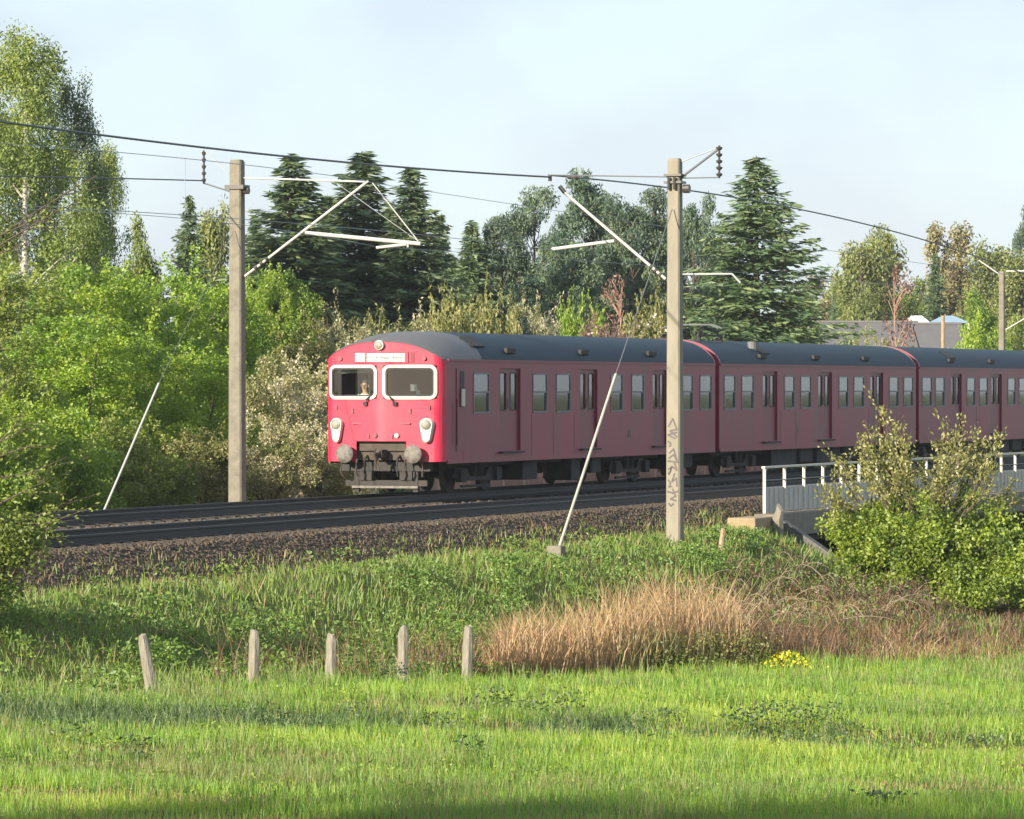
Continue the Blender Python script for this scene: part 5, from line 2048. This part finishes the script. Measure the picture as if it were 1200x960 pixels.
# meadow
n = 480000
Yv = 44 + (92 - 44) * rng.random(n) ** 1.15
Xv = rng.uniform(-1, 1, n) * (.1115 * Yv + 4.0)
bord = border_y(Xv) + .9 * fbm(Xv, Yv * .3, .9, 5, 4) + rng.normal(0, .25, len(Xv))
keep = Yv < bord
Xv, Yv, bord = Xv[keep], Yv[keep], bord[keep]
f1 = fbm(Xv, Yv, .35, 21, 5)
f2 = fbm(Xv * .5, Yv * 1.6, .55, 22, 4)
patch = fbm(Xv * .45, Yv * 1.3, .7, 23, 4)
yd = 60.8 + .045 * Xv
ditch = np.exp(-((Yv - yd) / .9) ** 2)
qq_ = np.quantile(patch, [.82, .93])
brown = sstep(qq_[0], qq_[1], patch + .08 * rng.normal(size=len(Xv))) * (Yv < 66.5)
tf_ = fbm(Xv, Yv, 2.1, 25, 3)
tuft = sstep(np.quantile(tf_, .6), np.quantile(tf_, .92), tf_)
tint = np.clip(.56 + .42 * f1 + .30 * f2 - .26 * tuft + rng.normal(0, .16, len(Xv)), .22, 1)
tint = np.where(rng.random(len(Xv)) < brown * .95, rng.uniform(0, .16, len(Xv)), tint)
dry_d = ditch * sstep(-3, 2, Xv) * (1 - sstep(4.5, 7, Xv))
tint = np.where(rng.random(len(Xv)) < dry_d * .75, rng.uniform(0, .15, len(Xv)), tint)
tint = np.where(rng.random(len(Xv)) < .035, rng.uniform(0, .14, len(Xv)), tint)
Hb = (.115 + .05 * np.clip(f2, -1, 1) + .17 * tuft * rng.random(len(Xv)) + .03 * sstep(-3.5, -.4, Yv - bord)) * rng.uniform(.45, 1.5, len(Xv))
Hb *= (1 - .55 * brown) * (1 - .5 * ditch)
Hb += .09 * np.exp(-((Yv - yd - 1.5) / .7) ** 2) * rng.random(len(Xv))
keep = rng.random(len(Xv)) < (1 - .45 * brown) * (1 - .5 * ditch)
Xv, Yv, Hb, tint = Xv[keep], Yv[keep], Hb[keep], tint[keep]
blades(Xv, Yv, height(Xv, Yv), np.maximum(Hb, .05), rng.uniform(.007, .017, len(Xv)) * (Yv / 60), tint, M['meadow'], 'meadow_grass', 'lush yellow-green meadow grass with a few brown patches', .45, bend=False)

# meadow sedge band, thickest on the left, its dark colour including a shadow
rz_ = np.random.default_rng(97)
n = 26000
Xs = rz_.uniform(-10, 4.5, n)
Ys = 61.1 + .045 * Xs + rz_.normal(size=n) * .55 + .35 * fbm(Xs, Xs * .3, .8, 98, 3)
dens = sstep(-.35, .25, fbm(Xs, Ys * .5, .9, 99, 3)) * (1 - .75 * sstep(-.5, 3, Xs))
kp = rz_.random(n) < dens
Xs, Ys = Xs[kp], Ys[kp]
blades(Xs, Ys, height(Xs, Ys), rz_.uniform(.10, .30, len(Xs)), rz_.uniform(.010, .02, len(Xs)), np.clip(rz_.normal(.3, .25, len(Xs)), 0, 1), M['leaf_dark'], 'sedge_and_shadow', 'sedge band across the middle of the meadow, darkened to include a shadow', .5, r=rz_)

# rough weeds in the meadow ditch
def herb(Xh, Yh, hgt, n_leaf, spread, leaf, mat, name, label, tint_mu=.4, cat='weeds', kind='stuff', rs=None):
    rs = rs or rng
    k = len(Xh)
    i = rs.integers(0, k, n_leaf)
    px_ = Xh[i] + rs.normal(size=n_leaf) * spread[i]
    py_ = Yh[i] + rs.normal(size=n_leaf) * spread[i]
    z = height(px_, py_) + hgt[i] * rs.random(n_leaf) ** .7
    A = rdirs(n_leaf, rs)
    A[:, 2] *= .6
    A /= np.linalg.norm(A, axis=1)[:, None]
    L = leaf * rs.uniform(.6, 1.35, n_leaf)
    v, q_ = cards(np.stack([px_, py_, z], -1), A, L, L * .6, rs)
    ct = rs.uniform(-.25, .25, k)
    t_ = np.clip(tint_mu + ct[i] + rs.normal(0, .18, n_leaf), 0, 1)
    return tag(mesh_np(name, v, q_, M[mat], None, np.repeat(t_, 4)), label, cat, kind=kind)


k = 210
Xh = rng.uniform(-9.5, 5.0, k) ** 1.0
Yh = 61.0 + .045 * Xh + rng.normal(size=k) * .9
gap = fbm(Xh, Yh * .4, 1.0, 81, 3) > -.12
Xh, Yh = Xh[gap], Yh[gap]
k = len(Xh)
herb(Xh, Yh, rng.uniform(.06, .24, k), 8000, rng.uniform(.10, .34, k), .05, 'leaf_dark', 'ditch_weeds', 'strip of weeds running across the meadow, its dark tone including shade', .3)
Xh = np.concatenate([np.array([-.4, -.2, .1]), np.array([3.9, 4.1, 4.3, 3.5]), rng.uniform(-8, 9, 14)])
Yh = np.concatenate([np.array([63.6, 63.9, 63.7]), np.array([62.6, 62.9, 62.5, 62.2]), rng.uniform(50, 70, 14)])
herb(Xh, Yh, rng.uniform(.15, .42, len(Xh)), 2600, rng.uniform(.1, .25, len(Xh)), .06, 'leaf_dark', 'meadow_docks', 'scattered dark broad-leaved plants in the meadow', .4)
# yellow-green herb clumps in the meadow
k = 160
Xh = rng.uniform(-9.5, 10, k)
Yh = rng.uniform(48, 72, k)
herb(Xh, Yh, rng.uniform(.08, .22, k), 9000, rng.uniform(.1, .3, k), .045, 'leaf_bright', 'meadow_herbs', 'small bright herbs among the meadow grass', .7)

# bank grass
n = 260000
Xv = rng.uniform(-12.5, 19, n)
Yv = rng.uniform(58, 128, n)
tt = (Xv - A0.x) * U.x + (Yv - A0.y) * U.y
oo = (Xv - A0.x) * V.x + (Yv - A0.y) * V.y
pxv = 600 + F * Xv / Yv
keep = (Yv > border_y(Xv) - .3) & (oo > 5.80 + .3 * fbm(Xv, Yv, 1.5, 31, 3) + .1 * rng.normal(size=n)) & (tt < 5.5) & (pxv > -110) & (pxv < 1320)
Xv, Yv, tt, oo, pxv = (a[keep] for a in (Xv, Yv, tt, oo, pxv))
f1 = fbm(Xv, Yv, .8, 33, 4)
f3 = fbm(Xv, Yv, 2.2, 34, 3)
D = np.clip(sstep(800, 880, pxv) * sstep(8.7, 10.6, oo + .5 * f1) + sstep(965, 1030, pxv + 30 * f1), 0, 1)
straw = sstep(960, 1040, pxv) * (1 - sstep(1.0, 7.0, Yv - border_y(Xv)))
edge = 1 - sstep(6.2, 7.2, oo + .35 * f3)
tint = np.clip(.62 + .2 * f1 + .1 * f3 + rng.normal(0, .13, len(Xv)), .32, 1)
dry = np.clip(.10 + .35 * edge + .22 * sstep(.3, .9, f3), 0, 1)
tint = np.where(rng.random(len(Xv)) < dry, rng.uniform(0, .25, len(Xv)), tint)
Hb = (.15 + .08 * f1 + .06 * f3) * rng.uniform(.4, 1.6, len(Xv)) * (1 - .25 * edge)
isdead = rng.random(len(Xv)) < D * np.clip(.62 + .45 * fbm(Xv, Yv, 1.1, 36, 3), .08, .95)
a = ~isdead
zbal = np.interp(oo[a], [p[0] for p in prof], [p[1] for p in prof])
blades(Xv[a], Yv[a], np.where(oo[a] < 6.7, np.maximum(height(Xv[a], Yv[a]), zbal), height(Xv[a], Yv[a])), np.maximum(Hb[a], .05), rng.uniform(.014, .03, a.sum()) * (Yv[a] / 75), tint[a], M['bankgrass'], 'bank_grass', 'rough green grass on the railway bank below the ballast', .6, bend=False)
a = isdead
td = np.clip(.26 + .55 * straw[a] + .28 * f1[a] + .2 * f3[a] + rng.normal(0, .2, a.sum()), 0, 1)
blades(Xv[a], Yv[a], height(Xv[a], Yv[a]), np.maximum(Hb[a] * (1.2 + .7 * f3[a]), .06), rng.uniform(.012, .026, a.sum()) * (Yv[a] / 75), td, M['deadgrass'], 'dead_grass', 'brown and straw-coloured dead grass around the underpass slope', 1.1)

# leafy weeds on the bank
n = 1500
Xh = rng.uniform(-11, 8, n)
Yh = rng.uniform(60, 110, n)
ot = (Xh - A0.x) * V.x + (Yh - A0.y) * V.y
ph = 600 + F * Xh / Yh
fw = fbm(Xh, Yh, .7, 41, 3)
keep = (Yh > border_y(Xh) + .05) & (ot > 6.7) & (fw > -.3) & ((ph < 585) | (ot < 9.8)) & (ph < 900)
Xh, Yh, ot, ph = Xh[keep], Yh[keep], ot[keep], ph[keep]
low = sstep(7.2, 9.0, ot)
herb(Xh, Yh, (.10 + .26 * low) * rng.uniform(.4, 1.4, len(Xh)), int(120 * len(Xh)), .10 + .16 * rng.random(len(Xh)), .065, 'weed', 'bank_weeds', 'broad green weeds covering the lower railway bank behind the fence posts', .5)

# dry reeds
r = np.random.default_rng(55)
n = 18000
P_x = r.uniform(560, 915, n)
Yr = np.empty(n)
kx = (P_x - 600) / F
Yb = np.full(n, 75.0)
for _ in range(6): Yb = border_y(kx * Yb)
Yr = Yb + r.random(n) ** 1.2 * 5.5 + .05
Xr = kx * Yr
env = (.58 * sstep(560, 595, P_x) + .42 * sstep(640, 765, P_x)) * (1 - sstep(835, 905, P_x))
Hr = (.42 + 1.12 * env) * (.30 + .85 * r.random(n) ** 1.5) * (1 - .28 * sstep(0, 5, Yr - Yb)) * (1 + .28 * fbm(Xr, Yr, 1.6, 61, 3))
keep = r.random(n) < (.25 + .5 * env) * (.5 + .5 * sstep(-.4, .3, fbm(Xr, Yr, 2.6, 63, 3)))
tr_ = np.clip(.66 + .18 * fbm(Xr, Yr, 1.1, 62, 3) + .10 * sstep(650, 780, P_x) + r.normal(0, .2, n), .1, 1)
grn = (r.random(n) < .18 + .55 * sstep(700, 760, P_x) * (1 - sstep(.4, 1.2, Yr - Yb)))
Hr = np.where(grn, Hr * .55, Hr)
tr_ = np.where(grn, r.uniform(0, .2, n), tr_)
blades(Xr[keep], Yr[keep], height(Xr, Yr)[keep], Hr[keep], r.uniform(.010, .02, keep.sum()) * 1.2, tr_[keep], M['reed'], 'dry_reeds', 'stand of tall orange-brown dry reeds beside the last fence post', .46, r=r, cat='reeds')
# brown stalks right of the reeds and sparse dry stems on the bank
n = 2100
P_x = np.concatenate([r.uniform(870, 985, 1100), r.uniform(480, 600, 300), r.uniform(250, 560, 300), r.uniform(985, 1230, 400)])
kx = (P_x - 600) / F
Yb = np.full(n, 75.0)
for _ in range(6): Yb = border_y(kx * Yb)
Yr = Yb + r.random(n) * np.where(P_x > 860, 7.0, 2.5)
Xr = kx * Yr
Hr = r.uniform(.3, .95, n) * np.where(P_x > 985, .7, 1.0)
blades(Xr, Yr, height(Xr, Yr), Hr, r.uniform(.010, .018, n), np.clip(r.normal(.4, .25, n), 0, 1), M['deadgrass'], 'dead_stalks', 'thin dark brown dead stalks between the reeds and the yellow flowers', .75, r=r, cat='stalks')

# green shrubby growth at the foot of the reeds
rg = np.random.default_rng(93)
pg = rg.uniform(760, 890, 60)
kx = (pg - 600) / F
Yb = np.full(60, 75.0)
for _ in range(6): Yb = border_y(kx * Yb)
Yg = Yb + rg.uniform(.05, 1.3, 60)
herb(kx * Yg, Yg, rg.uniform(.25, .75, 60), 7500, rg.uniform(.12, .28, 60), .055, 'leaf_olive', 'reed_undergrowth', 'olive green undergrowth at the right foot of the reeds', .35, rs=rg)
# arching bramble stems and withered leaves on the slope by the underpass
mb = MB()
rb = np.random.default_rng(91)
cen = []
for _ in range(150):
    px_b = rb.uniform(815, 1075)
    ob_ = rb.uniform(9.3, 15.5)
    pb = PO(px_b, 455, ob_)
    if pb.y < border_y(pb.x) + .3: continue
    zb2 = hz(pb.x, pb.y)
    a_ = rb.uniform(0, 6.28)
    ln_ = rb.uniform(.5, 1.5)
    hh_ = rb.uniform(.2, .65)
    pts = [(pb.x + math.cos(a_) * ln_ * f, pb.y + math.sin(a_) * ln_ * f, zb2 + hh_ * 4 * f * (1 - f * .85) * .8) for f in np.linspace(0, 1, 6)]
    mb.tube(pts, [.013, .012, .011, .009, .007, .004], 4, cap=False)
    cen.append((pb.x + math.cos(a_) * ln_ * .5, pb.y + math.sin(a_) * ln_ * .5))
tag(mb.build('bramble_stems', M['twig']), 'arching reddish bramble stems on the brown slope below the bridge', 'brambles', kind='stuff')
cen = np.array(cen)
herb(cen[:, 0], cen[:, 1], rb.uniform(.15, .5, len(cen)), 6500, rb.uniform(.15, .4, len(cen)), .06, 'deadgrass', 'withered_leaves', 'withered brown leaves tangled among the brambles', .35, rs=rb)
cg = cen[rb.random(len(cen)) < .45]
herb(cg[:, 0], cg[:, 1], rb.uniform(.15, .45, len(cg)), 5000, rb.uniform(.15, .35, len(cg)), .06, 'weed', 'slope_weeds', 'green weeds breaking through the brown slope', .5, rs=rb)
# yellow flower clump
kx = (921 - 600) / F
Yf = 78.0
for _ in range(6): Yf = float(border_y(kx * Yf)) - .1
Xf = kx * Yf
m_n = 480
px_ = Xf + r.normal(size=m_n) * .23
py_ = Yf + r.normal(size=m_n) * .45
zz = height(px_, py_) + .12 + .2 * r.random(m_n) * np.exp(-((px_ - Xf) / .35) ** 2)
v, q_ = cards(np.stack([px_, py_, zz], -1), rdirs(m_n, r), r.uniform(.03, .06, m_n), .045, r)
tag(mesh_np('yellow_flowers', v, q_, M['yellow'], None, np.repeat(np.clip(r.normal(.5, .35, m_n), 0, 1), 4)), 'bright yellow flower clump at the meadow edge below the dead stalks', 'flowers', kind='stuff')

# green tangles at the foot of the ballast
k = 46
tq = rng.uniform(-46, -6, k)
oq = rng.uniform(6.0, 6.7, k)
Xh = A0.x + U.x * tq + V.x * oq
Yh = A0.y + U.y * tq + V.y * oq
herb(Xh, Yh, rng.uniform(.1, .4, k), 1500, rng.uniform(.08, .2, k), .07, 'weed', 'ballast_weeds', 'small green weeds creeping up the ballast shoulder', .7)

# ------------------------------------------------------------------ trees out of view beside the viewer: they throw the shade on the near meadow
SHADE_LABELS = ['leafy tree shading the near meadow, closest to the fence-post side', 'second leafy tree of the row that shades the near meadow', 'third leafy tree of the row that shades the near meadow', 'leafy tree shading the near meadow, at the row\'s underpass end']
for i, (dx, dy, H_) in enumerate([(0.6, 51.7, 15.0), (3.4, 52.9, 15.5), (6.4, 53.4, 15.0), (9.4, 53.4, 15.5)]):
    fol, stem = proto('far%d' % (i % 3), VAR['far%d' % (i % 3)])
    d_ = (H_ + .5) / math.tan(R(19))
    hx = Vector((SUN.x, SUN.y)).normalized()
    x_, y_ = dx + hx.x * d_, dy + hx.y * d_
    root = empty('roadside_tree', (x_, y_, -2.0), i * 1.3)
    tag(root, SHADE_LABELS[i], 'tree', 'trees beside the viewer')
    c = link(bpy.data.objects.new('crown', fol)); c.parent = root; obj_mats(c, M['leaf_mid'])
    s_ = link(bpy.data.objects.new('trunk', stem)); s_.parent = root
    for q2 in (c, s_): q2.scale = (1.1, 1.1, H_ / 11.0)


# ------------------------------------------------------------------ faint haze volume, added to lift the shadows
hm, N, L = new_mat('shadow_lift_haze')
out = N.new('ShaderNodeOutputMaterial')
pvn = N.new('ShaderNodeVolumePrincipled')
pvn.inputs['Color'].default_value = (0.80, 0.90, 1.0, 1)
pvn.inputs['Density'].default_value = 0.00012
L.new(pvn.outputs[0], out.inputs['Volume'])
m = MB()
m.box(-2600, 2600, -420, 6150, -4.8, 17.5)
tag(m.build('haze', hm), 'faint haze added over the whole scene to lift the shadows', 'haze', kind='stuff')
